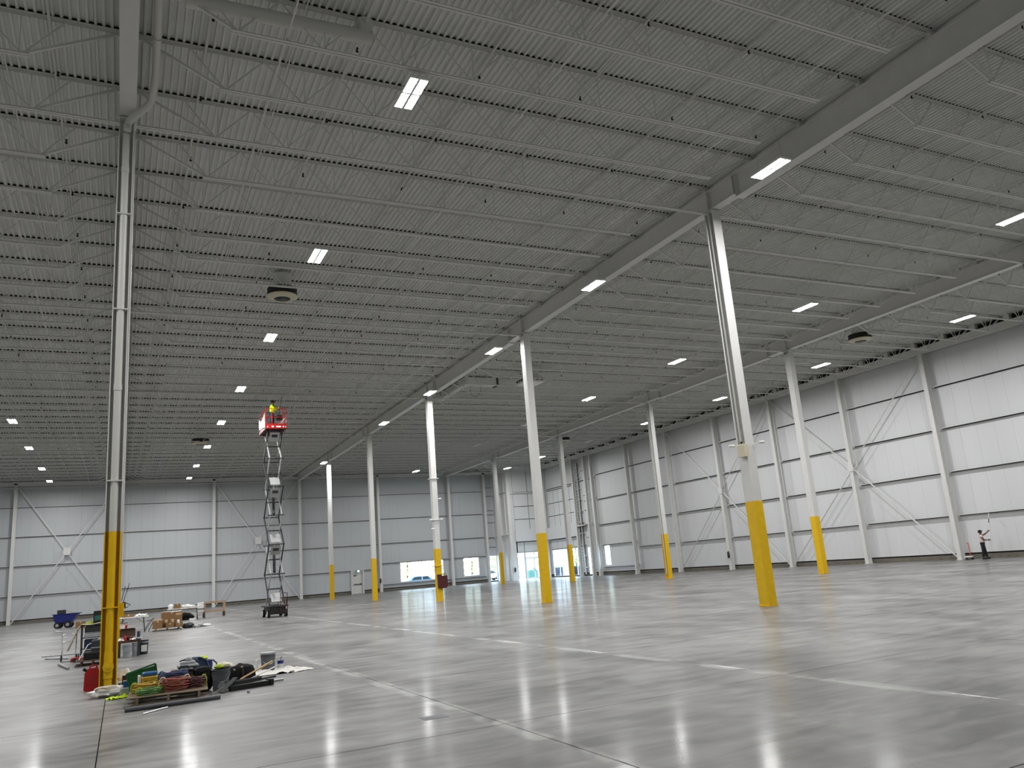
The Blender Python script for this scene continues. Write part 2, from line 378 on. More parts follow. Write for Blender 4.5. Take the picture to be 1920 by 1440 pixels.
for p in (-21.85, -4.3): obj('gusset_plate', BB(MB(), p - .3, p + .3, -.55, -.5, 6.0, 6.7), M['steel'], WB)
mb = MB(); BB(mb, XL, EX + 4.4, -.65, -.35, 12.68, 12.7); BB(mb, XL, EX + 4.4, -.65, -.35, 12.95, 12.97); BB(mb, XL, EX + 4.4, -.62, -.6, 12.7, 12.95)
obj('eave_beam', mb, M['steel'], WB)
for p, zt in ((5.6, 2.55), (6.88, 2.55)): obj('door_post', BB(MB(), p - .07, p + .07, -.24, 0, 0, zt), M['steel'], WB)

# left and front walls close the hall out of frame
WL, BL = wall('wall_left', 'y', XL, -1, YF, YB, [], [], step=4.3)
for p in range(-24, 70, 7): wall_column(WL, BL, p)
WF, BF = wall('wall_front', 'x', YF, -1, XL, XR, [], [], step=4.3)

# entrance corner: return wall, header boxes, spandrel panels and glazing
WE = struct('wall_entrance')
mb = MB(); mb.box(EX, EX + .06, EY, YB + .3, 0, 13.7); obj('return_wall', mb, M['panel'], WE)
mb = MB(); mb.box(EX + .06, EX + .16, EY + .15, YB + .3, 0, 13.7); obj('wall_backing', mb, M['dark'], WE)
for y in (66.4, 67.7, 68.9): obj('wall_stud', MB().box(EX - .12, EX, y - .05, y + .05, 0, 12.6), M['steel'], WE)
for z in (5.2, 10.15): obj('girt', MB().box(EX - .22, EX, EY + .3, YB - .3, z, z + .03), M['steel'], WE)
obj('corner_column', MB().bbox(EX - .2, EX + .22, EY - .32, EY + .1, 0, 13.3, .03), M['steel'], WE)
obj('corner_column', MB().box(27.35, 27.75, EY - .45, EY - .05, 0, 13.3), M['steel'], WE)
FY = EY    # glazed front facing -y
def cell(x0, x1, z0, z1, g=.035): obj('spandrel_panel', MB().box(x0 + g, x1 - g, FY, FY + .05, z0 + g, z1 - g), M['panel'], WE)
for x0, x1 in ((24.0, 25.95), (25.95, 27.0), (27.0, 27.6)):
    for z0, z1 in ((5.6, 6.9), (6.9, 8.4), (8.4, 9.9)): cell(x0, x1, z0, z1)
    cell(x0, x1, 10.05, 13.3)
for x0, x1 in ((24.12, 25.02), (25.02, 27.3)): cell(x0, x1, 3.1, 4.3)
obj('girt', MB().box(23.6, 27.6, FY - .2, FY, 9.9, 10.02), M['steel'], WE)
obj('spandrel_panel', MB().box(23.5, 24.0, FY, FY + .05, 0, 13.3), M['panel'], WE)
mb = MB(); mb.box(23.5, XR, FY + .07, FY + .2, 3.1, 13.7); mb.box(23.5, 24.0, FY + .07, FY + .2, 0, 3.1); mb.box(27.5, XR, FY + .07, FY + .2, 0, 3.1); obj('wall_backing', mb, M['dark'], WE)
obj('header_box', MB().box(23.9, 27.35, FY - .32, FY - .003, 4.35, 5.72), M['panel'], WE)
# the same on the right wall plane (x = XR)
def cellr(y0, y1, z0, z1, g=.035): obj('spandrel_panel', MB().box(XR - .06, XR - .012, y0 + g, y1 - g, z0 + g, z1 - g), M['panel'], WE)
obj('frame_backing', MB().box(XR - .012, XR - .004, 57.55, 64.5, 3.15, 9.95), M['dark'], WE)
for y0, y1 in ((57.6, 59.2), (59.2, 60.5), (60.5, 61.75), (61.75, 62.95), (62.95, 64.4)):
    for z0, z1 in ((5.6, 6.95), (6.95, 8.42), (8.42, 9.9)): cellr(y0, y1, z0, z1)
    cellr(y0, y1, 3.15, 4.25)
obj('header_box', MB().box(XR - .4, XR - .062, 57.5, EY - .05, 4.3, 5.65), M['panel'], WE)

# windows and doors
def window(name, axis, face, p0, p1, z0, z1, mulls, trans=()):
    W = struct(name)
    def B(mb, a, b, q0, q1, c, d): return mb.box(face + q0, face + q1, a, b, c, d) if axis == 'y' else mb.box(a, b, face + q0, face + q1, c, d)
    mb = MB(); t = .06
    B(mb, p0, p0 + t, 0, .1, z0, z1); B(mb, p1 - t, p1, 0, .1, z0, z1); B(mb, p0 + t, p1 - t, 0, .1, z1 - t, z1); B(mb, p0 + t, p1 - t, 0, .1, z0, z0 + t)
    obj('window_frame', mb, M['mull'], W)
    for m_ in mulls: obj('mullion', B(MB(), m_ - .03, m_ + .03, 0, .1, z0 + t, z1 - t), M['mull'], W)
    xs = [p0 + t] + list(mulls) + [p1 - t]; zz = [z0 + t] + list(trans) + [z1 - t]
    for z in trans: obj('transom', B(MB(), p0 + t, p1 - t, .01, .09, z - .025, z + .025), M['mull'], W)
    for i in range(len(xs) - 1):
        for j in range(len(zz) - 1):
            a, b = xs[i] + (.03 if i else 0), xs[i + 1] - (.03 if i < len(xs) - 2 else 0)
            c, d = zz[j] + (.025 if j else 0), zz[j + 1] - (.025 if j < len(zz) - 2 else 0)
            obj('pane', B(MB(), a, b, .045, .055, c, d), M['glass'], W)
    return W
window('window_1', 'x', YB, 11.2, 16.45, .85, 3.05, (12.5, 13.8, 15.1))
window('window_2', 'x', YB, 18.9, 20.95, .88, 3.03, (19.9,))
window('window_3', 'x', YB, 22.1, EX - .02, .1, 3.05, (), (1.0,))
window('window_4', 'y', XR, 57.85, 64.35, .1, 3.1, (58.95, 59.95, 60.95, 61.95, 62.95))
window('window_5', 'y', XR, 55.3, 56.45, .12, 3.05, (), (.9,))
window('window_6', 'y', XR, 51.95, 53.05, .95, 3.02, ())
window('window_7', 'x', FY + .05, 24.05, 25.02, .1, 3.1, ())
D = struct('door_1')
mb = MB(); mb.box(25.02, 25.12, FY, FY + .12, 0, 3.1); mb.box(27.3, 27.4, FY, FY + .12, 0, 3.1); mb.box(25.12, 27.3, FY, FY + .12, 3.02, 3.1); mb.box(25.12, 27.3, FY, FY + .12, 2.42, 2.5)
obj('door_frame', mb, M['mull'], D)
obj('pane', MB().box(25.12, 27.3, FY + .05, FY + .06, 2.5, 3.02), M['glass'], D)
for a, b in ((25.12, 26.2), (26.2, 27.3)):
    mb = MB(); mb.box(a + .01, a + .09, FY + .02, FY + .08, .02, 2.42); mb.box(b - .09, b - .01, FY + .02, FY + .08, .02, 2.42)
    mb.box(a + .09, b - .09, FY + .02, FY + .08, .02, .2); mb.box(a + .09, b - .09, FY + .02, FY + .08, 2.32, 2.42)
    lf = obj('door_leaf', mb, M['mull'], D); obj('pane', MB().box(a + .09, b - .09, FY + .045, FY + .055, .2, 2.32), M['glass'], lf)
    obj('door_handle', MB().tube([(b - .05 if a < 26 else a + .05, FY + .02, 1.2), (b - .05 if a < 26 else a + .05, FY - .05, 1.2), (b - .05 if a < 26 else a + .05, FY - .05, .9), (b - .05 if a < 26 else a + .05, FY + .02, .9)], .012), M['dgrey'], lf)
D2 = struct('door_2')
obj('door_leaf', MB().box(5.76, 6.72, YB - .02, YB + .03, .02, 2.08), M['steel'], D2)
mb = MB(); mb.box(5.68, 5.76, YB - .06, YB + .1, 0, 2.15); mb.box(6.72, 6.8, YB - .06, YB + .1, 0, 2.15); mb.box(5.76, 6.72, YB - .06, YB + .1, 2.08, 2.15); obj('door_frame', mb, M['steel'], D2)
obj('panic_bar', MB().box(5.86, 6.62, YB - .12, YB - .07, 1.0, 1.07).box(6.58, 6.66, YB - .12, YB - .02, .96, 1.12).box(5.86, 5.9, YB - .12, YB - .02, 1.0, 1.07), M['black'], D2)
obj('door_closer', MB().box(5.84, 6.15, YB - .09, YB - .02, 1.93, 2.0), M['black'], D2)
obj('threshold', MB().box(5.76, 6.72, YB - .02, YB + .12, 0, .02), M['dgrey'], D2)

# ------------------------------------------------------------------ ceiling: deck sheets, joists, bridging
CE = struct('ceiling', MB().box(XL - .3, XR + .3, YF - .3, YB + .3, DZ + .075, DZ + .3), M['dark'])
pit = .155; nfl = 6; x = XL + .02; dm = None; yd0, yd1 = YF, YB
def sheet(w_):
    prof = []; n = max(1, int(round(w_ / pit)))
    for i in range(n):
        a = i * pit; prof += [(a, DZ), (a + .048, DZ), (a + .062, DZ + .052), (a + .14, DZ + .052)]
    prof.append((n * pit - .005, DZ)); v = []
    for (px, pz) in prof: v += [(px, yd0, pz), (px, yd1, pz)]
    return MB().add(v, [(2 * i, 2 * i + 1, 2 * i + 3, 2 * i + 2) for i in range(len(prof) - 1)])
sm = sheet(pit * nfl).mesh('deck_sheet', M['deck'])
while x < XR: link('deck_sheet', sm, CE, (x, 0, 0)); x += pit * nfl
# joists
jy_ = [-2.08 * k for k in range(6, 0, -1)] + [0, 2.09, 4.1, 6.02, 7.88, 9.76, 11.72, 13.82]
y = 13.82
while y < 68: y += 1.966; jy_.append(round(y, 3))
TC, BC = DZ - .01, 12.40
def angle_pair(mb, x0, x1, z, up):       # two angles back to back with a gap; up: vertical legs rise from z
    s = 1 if up else -1
    for k in (-1, 1):
        a, b = sorted((k * .012, k * .068)); mb.box(x0, x1, a, b, *sorted((z, z + s * .007)))
        a, b = sorted((k * .012, k * .019)); mb.box(x0, x1, a, b, *sorted((z + s * .007, z + s * .062)))
def joist_meshes(L, col, endright):
    e = 1.92; be = L - e if not endright else L - 1.6
    t = MB(); angle_pair(t, .05, L - .05, TC, False); t.box(.02, .22, -.06, .06, 13.22, 13.3); t.box(L - .22, L - .02, -.06, .06, 13.22, 13.3)
    b = MB(); angle_pair(b, e - .12 if not col else .2, be + .12 if not col else L - .2, BC, True)
    n = 8 if L > 14 else 5; st = (be - e) / n; rods = []
    rods.append(((.22, 13.3), (e, BC + .03), .055)); rods.append(((L - .22, 13.3), (be, BC + .03), .055))
    for i in range(n):
        xa, xb = e + i * st, e + (i + 1) * st; xm = (xa + xb) / 2
        rods.append(((xa, BC + .03), (xm, TC - .03), .026 if i else .04)); rods.append(((xm, TC - .03), (xb, BC + .03), .026))
    for i in range(n + 1): rods.append(((e + i * st + (.05 if i < n else -.05), BC + .03), (e + i * st + (.05 if i < n else -.05), TC - .03), .018))
    rods.append(((e - .75, TC - .03), (e, BC + .03), .03)); rods.append(((be + .75, TC - .03), (be, BC + .03), .03))
    rm = []; web = MB()
    for (p, q, r) in rods:
        P, Q = (p[0], 0, p[1]), (q[0], 0, q[1]); web.bar(P, Q, r, r); rm.append(MB().bar(P, Q, r, r).mesh('web_member', M['steel']))
    cl = MB().box(.3, L - .1, -.062, -.035, TC + .002, DZ + .05)  # added dark filler: blackens the unpainted, shaded flute voids above the chord
    return (t.mesh('roof_joist', M['steel']), b.mesh('bottom_chord', M['steel']), web.mesh('web_members', M['steel']), rm, cl.mesh('flute_shade_strip', M['dark']))
JM = {}
for bi, (g0, g1) in enumerate([(-34.5, -17.27), (-17.27, 0.0), (0.0, 17.0), (17.0, 27.7)]):
    for col in (0, 1): JM[bi, col] = joist_meshes(g1 - g0, col, bi == 3)
    for y in jy_:
        if bi == 3 and y > EY: continue
        if bi == 0 and y < -4: continue
        col = int(min(abs(y - c) for c in CY) < .35)
        t, b, web, rm, cl = JM[bi, col]
        J = link('roof_joist', t, CE, (g0, y, 0)); link('bottom_chord', b, J); link('dark_gap_strip', cl, J)
        if -7 < y < 4.5 and (bi in (1, 2) or y > -3):
            for r in rm: link('web_member', r, J)
        else: link('web_bracing', web, J, kind='stuff')
for x in (-31.5, -28.6, -25.8, -22.9, -20.1, -14.4, -11.5, -8.6, -5.7, -2.9, 2.85, 5.7, 8.5, 11.3, 14.2, 19.7, 22.3, 24.9):
    mb = MB().bar((x, -14, BC + .075), (x, 69, BC + .075), .03, .03).bar((x + .4, -14, TC - .08), (x + .4, 69, TC - .08), .03, .03)
    if x % 2 > 1: obj('bridging_line', mb, M['steel'], CE)

# ------------------------------------------------------------------ girders
def girder(x, y0, y1, zb, label):
    t = thing('roof_girder', label, 'beam', (x, y0, 0)); L = y1 - y0; zt = 13.2
    obj('web', MB().box(-.008, .008, 0, L, zb + .02, zt - .02), M['steel'], t)
    obj('bottom_flange', MB().box(-.17, .17, 0, L, zb, zb + .02), M['steel'], t)
    obj('top_flange', MB().box(-.17, .17, 0, L, zt - .02, zt), M['steel'], t)
    ys = [c - y0 for c in CY if y0 < c < y1] + [.04, L - .04]
    for c in ys: obj('stiffener', MB().box(-.15, .15, c - .008, c + .008, zb + .02, zt - .02), M['steel'], t)
    return t
seg = [(-27.0, -1.3, 12.40), (-1.28, 15.3, 12.53), (15.32, 26.1, 12.46), (26.12, 42.6, 12.53), (42.62, 53.6, 12.46), (53.62, 69.1, 12.53)]
wh = {0.0: 'on the central column row', 17.0: 'toward the braced wall', -17.27: 'over the drain pipe column'}
wl = ['near end of the deep white roof girder', 'white roof girder span past the nearest column', 'short drop-in span of white roof girder', 'white roof girder span past the third column', 'far drop-in span of white roof girder', 'last white roof girder span reaching the back wall']
for x in (0.0, 17.0, -17.27):
    for i, (a, b, z) in enumerate(seg): girder(x, a, b, z, wl[i] + ' ' + wh[x])
for i, (a, b, z) in enumerate(seg): girder(-34.5, a, b, z, ('near end', 'second span', 'third span', 'fourth span', 'fifth span', 'last span')[i] + ' of the white roof girder far left beyond the frame')

# ------------------------------------------------------------------ columns
def column(x, y, label, rot=0, plate=False, pipe=True, top=12.5, h=.19):
    """H section with flanges across local y, painted yellow to 3.06 m"""
    t = thing('steel_column', label, 'column', (x, y, 0), rot); a, tk = .165, .02
    for nm, z0, z1, m_ in (('painted_base', .03, 3.06, 'yellow'), ('shaft', 3.06, top, 'steel')):
        mb = MB(); mb.box(-a, a, -h, -h + tk, z0, z1).box(-a, a, h - tk, h, z0, z1).box(-.008, .008, -h + tk, h - tk, z0, z1)
        obj(nm, mb, M[m_], t)
    if plate:
        obj('cover_plate', MB().box(-a, -a + .01, -h + tk, h - tk, .03, 3.06), M['yellow'], t)
        obj('cover_plate', MB().box(-a, -a + .01, -h + tk, h - tk, 3.06, plate), M['steel'], t)
    obj('base_plate', MB().box(-.19, .19, -.2, .2, 0, .03), M['yellow'], t)
    obj('cap_plate', MB().box(-.2, .2, -.22, .22, top - .02, top), M['steel'], t)
    if pipe:
        obj('conduit', MB().cyl((-.1, .05, 3.06 if plate else .3), (-.1, .05, top - .05), .045, n=10), M['pipe'], t, smooth=True)
    return t
ord_ = ['nearest', 'second nearest', 'third', 'fourth', 'fifth and farthest']
c1 = [column(0, CY[0], 'nearest yellow-based white column of the central row, carrying a camera box', plate=4.4),
      column(0, CY[1], 'broad yellow-based white column of the central row standing second nearest', plate=13 - .6, pipe=False),
      column(0, CY[2], 'yellow-based white column of the central row with a red bag hung on it', plate=12.3, pipe=False),
      column(0, CY[3], 'yellow-based white column of the central row left of the windows', plate=12.3, pipe=False),
      column(0, CY[4], 'farthest yellow-based column of the central row, left of the wall door', plate=12.3, pipe=False)]
c2 = [column(17.0, CY[1], 'nearest visible yellow-based white column by the braced right wall', plate=12.3, pipe=False),
      column(17.3, CY[2] + .6, 'yellow-based column of the right row with a pipe running up its groove'),
      column(17.2, CY[3] + .2, 'thin yellow-based column of the right row standing before the entrance glass', plate=12.3, pipe=False),
      column(17.0, CY[4], 'farthest yellow-based column of the right row, left of the entrance', plate=12.3, pipe=False)]
column(17.0, CY[0], 'yellow-based column of the right row just outside the picture')
for k_, y in enumerate(CY[1:]): column(-17.27, y, ('second', 'third', 'fourth', 'farthest')[k_] + ' column of the left row, hidden behind the drain pipe column', PI / 2, pipe=False, h=.158)
lc = column(-17.29, 0, 'large yellow and white column at left with a drain pipe in its groove', PI / 2, pipe=False, h=.158)
for q, z0, z1, m_ in ((0, .05, 3.06, 'yellow'), (0, 3.06, 12.1, 'pipe')):
    obj('drain_pipe', MB().cyl((-.1, 0, z0), (-.1, 0, z1), .078, n=20), M[m_], lc, smooth=True)
for z in (.62, 6.1, 11.2): obj('pipe_coupling', MB().cyl((-.1, 0, z - .07), (-.1, 0, z + .07), .088, n=20), M['yellow' if z < 3 else 'pipe'], lc, smooth=True)
for z in (1.55, 4.1, 7.85, 10.1): obj('pipe_clamp', MB().box(-.19, .0, -.138, .138, z - .012, z + .012), M['yellow' if z < 3 else 'steel'], lc)
mb = MB(); mb.cyl((-.1, 0, .2), (-.1, 0, .62), .09, n=20); mb.cyl((-.1, 0, .42), (-.21, 0, .42), .1, n=20); mb.cyl((-.21, 0, .42), (-.235, 0, .42), .035, n=8)
obj('cleanout', mb, M['yellow'], lc)
obj('control_box', MB().box(-.02, .08, -.25, -.162, 1.35, 1.62), M['yellow'], lc)
obj('conduit', MB().tube([(.02, -.18, 1.6), (.02, -.18, 12.3)], .014), M['steel'], lc)
# roof drain pipe: offset up to the girder, along it and then across to a roof drain
dp = thing('roof_drain_pipe', 'white roof drain pipe bending off the left column and running under the deck', 'pipe', (-17.2, -.2, 12.1))
def bend(pts, k=5):
    out = [Vector(pts[0])]
    for i in range(1, len(pts) - 1):
        a, b, c = Vector(pts[i - 1]), Vector(pts[i]), Vector(pts[i + 1]); p = b + (a - b).normalized() * min(.16, (a - b).length / 2); q = b + (c - b).normalized() * min(.16, (c - b).length / 2)
        for j in range(k + 1): t = j / k; out.append(p * (1 - t) ** 2 + b * 2 * t * (1 - t) + q * t * t)
    out.append(Vector(pts[-1])); return out
rel = lambda L: [(a + 17.2, b + .2, c - 12.1) for a, b, c in L]
obj('downpipe_offset', MB().tube(rel(bend([(-17.27, -.3, 12.1), (-17.27, -.3, 12.32), (-16.8, -.75, 12.62), (-16.74, -1.6, 12.8)])), .08, 16), M['pipe'], dp, smooth=True)
obj('long_run', MB().tube(rel(bend([(-16.74, -1.6, 12.8), (-16.78, -4.3, 12.84), (-16.3, -4.16, 12.92)])), .08, 16), M['pipe'], dp, smooth=True)
obj('insulated_cross_run', MB().cyl((.9, -3.92, .82), (4.6, -3.92, .9), .145, n=20), M['pipe'], dp, smooth=True)
obj('drain_bowl', MB().cyl((4.45, -3.92, .9), (4.45, -3.92, 1.25), .14, .2, n=16), M['pipe'], dp, smooth=True)
for y in (-.9, -2.9): obj('pipe_clamp', MB().cyl((.44, y + .2, .71), (.44, y + .16, .71), .095, n=16), M['pipe'], dp)

# column attachments
cb = thing('camera_box', 'pale equipment box with two security cameras on the nearest central column', 'box', (0, 0, 4.55))
obj('enclosure', MB().bbox(-.34, -.17, -.3, .02, -.16, .22, .01), M['cream'], cb)
for (x, y) in ((-.3, .3), (.25, -.42)):
    obj('camera_arm', MB().tube([(-.2 if x < 0 else .1, .05 if x < 0 else -.22, .22), (x, y, .24)], .015), M['white'], cb)
    a = MB(); a.cyl((x - .07, y + .02, .25), (x + .09, y - .02, .25), .04, n=10); obj('camera', a, M['white'], cb, smooth=True)
obj('dome_lens', MB().ball((-.26, -.12, .28), .04), M['black'], cb, smooth=True)
c3 = thing('bracket_ring', 'white clamp rings with small cameras on the column with the red bag', 'bracket', (0, CY[2], 0))
for z, m_ in ((7.3, 'steel'), (4.78, 'steel'), (2.05, 'yellow')): obj('clamp_ring', MB().box(-.27, .27, -.26, .26, z - .02, z + .02), M[m_], c3)
for i, (x, y, z) in enumerate(((-.33, -.1, 4.8), (.3, -.25, 4.8), (-.3, -.25, 4.25), (.28, -.2, 6.05))):
    obj('camera', MB().cyl((x - .08, y, z), (x + .08, y - .05, z), .045, n=10).cyl((x, y, z - .02), (x * .5, y, z - .02), .015, n=6), M['white'], c3, smooth=True)
rb = thing('red_bag', 'dark red padded bag strapped to a yellow column base in the central row', 'bag', (.12, CY[2] - .2, 0))
mb = MB()
pr = [(-.29, 1.5), (.29, 1.46), (.31, .86), (.2, .74), (-.2, .74), (-.27, .84)]
obj('bag_body', mb.prism(pr, -.2, .0, 'y'), M['darkred'], rb)
obj('strap', MB().box(-.36, .16, -.03, .0, 1.5, 1.6), M['yellow'], rb); obj('buckle', MB().box(-.3, -.02, -.06, -.03, 1.5, 1.55), M['black'], rb)
obj('carry_loop', MB().tube([(.12, -.1, 1.47), (.16, -.1, 1.58), (.24, -.1, 1.56), (.25, -.1, 1.46)], .015), M['darkred'], rb)

# ------------------------------------------------------------------ lights
def make_lamp(loc, label, lit=True):
    t = thing('high_bay_light', label, 'light', loc)
    mb = MB(); mb.bbox(-.215, .215, -.62, .62, .012, .07, .012); mb.bbox(-.06, .06, -.5, .5, .07, .13, .01); obj('housing', mb, M['white'], t)
    for x in (-.115, .115):
        for y in (-.3, .3):
            mb = MB(); mb.box(x - .085, x + .085, y - .275, y + .275, 0, .011); mb.cur = 1; mb.mi[0] = 1
            mb.mi[0] = 1
            obj('lens', mb, [M['white'], M['lamp' if lit else 'lampoff']], t)
    for y in (-.5, .5): obj('hanger_cable', MB().tube([(0, y, .13), (0, y * .7, 1.2)], .004, 5), M['galv'], t)
    return t
nth = ['nearest', 'second', 'third', 'fourth', 'fifth', 'sixth', 'seventh', 'eighth']
L0 = make_lamp((-11.57, -3.58, 12.2), 'nearest and largest twin-strip light left of the central girder')
L1 = make_lamp((10.66, 35.0, 12.2), 'unlit twin-strip light hanging behind the second central column', False)
def lamps(x, ys, txt, first=0, lit=True):
    for i, y in enumerate(ys): dup(L0 if lit else L1, (x, y, 12.2), 0, '%s %s' % (nth[i + first], txt))
lamps(-11.57, [6.13, 15.6, 25.4, 34.9, 44.4, 54.3, 62.5], 'bright twin-strip light in the row just right of the left column', 1)
lamps(-.72, [-3.4, 6.35, 15.9, 25.25, 34.8, 53.8], 'bright strip light hanging beside the central girder')
lamps(10.76, [-3.3, 6.5, 16.1, 25.75], 'bright strip light between the central and right girders')
lamps(10.6, [61.0], 'and farthest strip light of the middle bay, just above the back wall beam', 4)
lamps(10.66, [44.6], 'unlit strip light in the far middle bay', 1, False)
lamps(21.2, [6.0, 15.4, 24.8, 33.9], 'bright strip light in the row beside the braced wall')
lamps(21.0, [42.8], 'unlit strip light in the row beside the braced wall', 4, False)
lamps(20.9, [52.0, 60.0], 'bright strip light above the entrance corner', 0)
lamps(-23.1, [25.5, 34.9, 44.5, 54.7], 'bright twin-strip light left of the left column')
for x, nm in ((-23.1, 'over the far left'), (-.7, 'beside the central girder'), (10.7, 'in the middle bay'), (21.2, 'beside the braced wall')): dup(L0, (x, -13.0, 12.2), 0, 'twin-strip light overhead just outside the picture ' + nm)
for y, nm in ((-3.5, 'first'), (6.1, 'second'), (15.8, 'third'), (62.5, 'last')): dup(L0, (-23.1, y, 12.2), 0, nm + ' twin-strip light in the far left row outside the picture')
dup(L0, (21.2, -3.4, 12.2), 0, 'strip light at the near end of the braced wall row, outside the picture')

# ------------------------------------------------------------------ sprinkler piping
SP = thing('sprinkler_system', 'white sprinkler pipes with small black heads below the roof deck', 'pipes', (0, 0, 13.18))
hd = MB(); hd.cyl((0, 0, 0), (0, 0, .05), .018, n=6); hd.cyl((0, 0, .05), (0, 0, .065), .035, n=8); hd.box(-.03, .03, -.008, .008, -.045, 0); hdm = hd.mesh('sprinkler_head', M['black'])
far = MB(); xi = 0
for x in [-33.9, -30.9, -27.8, -24.8, -21.8, -18.74, -15.78, -12.77, -9.8, -7.0, -4.11, -1.14, 1.6, 4.6, 7.5, 10.5, 13.4, 16.4, 19.2, 22.2, 25.2]:
    obj('branch_pipe', MB().cyl((x, -16, .03), (x, 68.5 if x < 27 else 64, .03), .03, n=8), M['pipe'], SP, smooth=True)
    k = 0; y = -12.4 + (xi % 2) * .0
    while y < 68:
        if y < 30: link('sprinkler_head', hdm, SP, (x + .05, y, -.02))
        else: far.box(x + .03, x + .07, y - .02, y + .02, -.04, .04)
        y += 3.0
    xi += 1
obj('far_sprinkler_heads', far, M['black'], SP, kind='stuff')
obj('feed_main', MB().cyl((-34, 30.6, -.02), (27, 30.6, -.02), .055, n=12), M['pipe'], SP, smooth=True)

# ------------------------------------------------------------------ roof units
def drum(loc, r, label, tilt=0):
    t = thing('ceiling_ventilator', label, 'ventilator', loc)
    obj('black_band', MB().lathe([(r, .02), (r, .3), (r - .03, .3), (r - .03, .02), (r, .02)], 32), M['black'], t, smooth=True)
    obj('cream_rim', MB().lathe([(r + .015, .02), (r + .015, -.02), (r * .8, -.09), (r * .55, -.1), (r * .55, .0), (r * .8, .02), (r + .015, .02)], 32), M['cream'], t, smooth=True)
    obj('inner_bowl', MB().lathe([(r * .54, -.09), (r * .5, .05), (r * .3, .12), (.001, .14)], 24), M['galv'], t, smooth=True)
    mb = MB()
    for k in range(4): a = k * PI / 2 + .3; mb.bar((0, 0, -.02), (math.cos(a) * r * .5, math.sin(a) * r * .5, 0), .1, .012)
    obj('fan_blades', mb, M['dgrey'], t)
    obj('duct', MB().cyl((0, 0, .3), (0, 0, .88), r * .62, n=24), M['deck'], t, smooth=True)
    mb = MB()
    for sx in (-1, 1):
        for sy in (-1, 1): mb.bar((sx * r * .7, sy * r * .6, .3), (sx * r * .7, sy * r * .6, .9), .02)
    obj('hanger_rods', mb, M['steel'], t)
    return t
drum((-11.9, 10.75, 12.38), .55, 'large round black and cream ceiling ventilator near the bright lights')
drum((-12.1, 43.9, 12.38), .62, 'small distant round ventilator left of the scissor lift')
drum((19.3, 10.75, 12.38), .6, 'round black and cream ventilator near the braced wall top')
drum((18.7, 43.4, 12.38), .6, 'distant round ventilator beside a thin column of the right row')
t = thing('square_diffuser', 'square ceiling unit with glossy white underside behind the second column', 'diffuser', (4.75, 22.55, 12.3))
obj('casing', MB().box(-.68, .68, -.62, .62, .03, .3), M['steel'], t)
obj('glossy_panel', MB().box(-.64, .64, -.58, .58, 0, .03), M['white'], t)
mb = MB()
for k in range(4):
    mb.box(-.56 + k * .3, -.36 + k * .3, -.628, -.618, .1, .24); mb.box(-.688, -.678, -.52 + k * .28, -.32 + k * .28, .1, .24)
obj('side_vents', mb, M['black'], t)
obj('duct', MB().box(-.4, .4, -.4, .4, .3, 1.0), M['deck'], t)
dt = thing('rooftop_duct', 'grey ductwork frame between joists beside the central girder', 'duct', (2.6, 25.6, 12.6))
obj('duct_body', MB().box(-.9, 1.2, -.3, .3, .25, .72), M['deck'], dt); obj('duct_body', MB().box(-.9, -.5, .3, 5, .3, .7), M['deck'], dt)
obj('flange', MB().box(1.2, 1.3, -.36, .36, .2, .76), M['dgrey'], dt)
obj('loose_cable', MB().tube([(-.4, .2, .3), (-.4, .2, -.3), (-.1, .1, -.45), (.2, .1, -.2), (.25, 0, .3)], .012), M['black'], dt)

# ------------------------------------------------------------------ soft shapes
def bag_mesh(sx, sy, sz, seed, nzs=.35, n=14, m=9):
    return MB().ball((0, 0, sz * .42), 1, n, m, (sx / 2, sy / 2, sz * .58), nzs, seed, 0.0)
def sheet_mesh(fn, nu, nv, th=.006):
    P = [[Vector(fn(i / nu, j / nv)) for j in range(nv + 1)] for i in range(nu + 1)]; mb = MB(); v = [p for r in P for p in r]; v2 = [p - Vector((0, 0, th)) for p in v]
    k = nv + 1; f = []
    for i in range(nu):
        for j in range(nv): a = i * k + j; f.append((a, a + 1, a + k + 1, a + k)); o = len(v); f.append((o + a, o + a + k, o + a + k + 1, o + a + 1))
    o = len(v); edge = [(i * k, (i + 1) * k) for i in range(nu)] + [(i * k + nv, (i + 1) * k + nv) for i in range(nu)] + [(j, j + 1) for j in range(nv)] + [(nu * k + j, nu * k + j + 1) for j in range(nv)]
    f += [(a, b, o + b, o + a) for a, b in edge]
    return mb.add(v + v2, f)
def crumple(sx, sy, h, seed, n=12):
    def fn(u, v):
        x, y = (u - .5) * sx, (v - .5) * sy; q = noise.noise(Vector((u * 3.1, v * 3.1, seed))); e = noise.noise(Vector((u * 2, v * 2, seed + 9)))
        return (x + e * sx * .12, y + q * sy * .15, .008 + h * abs(noise.noise(Vector((u * 4.2, v * 4.2, seed + 4)))) * 1.8)
    return sheet_mesh(fn, n, n, .005)
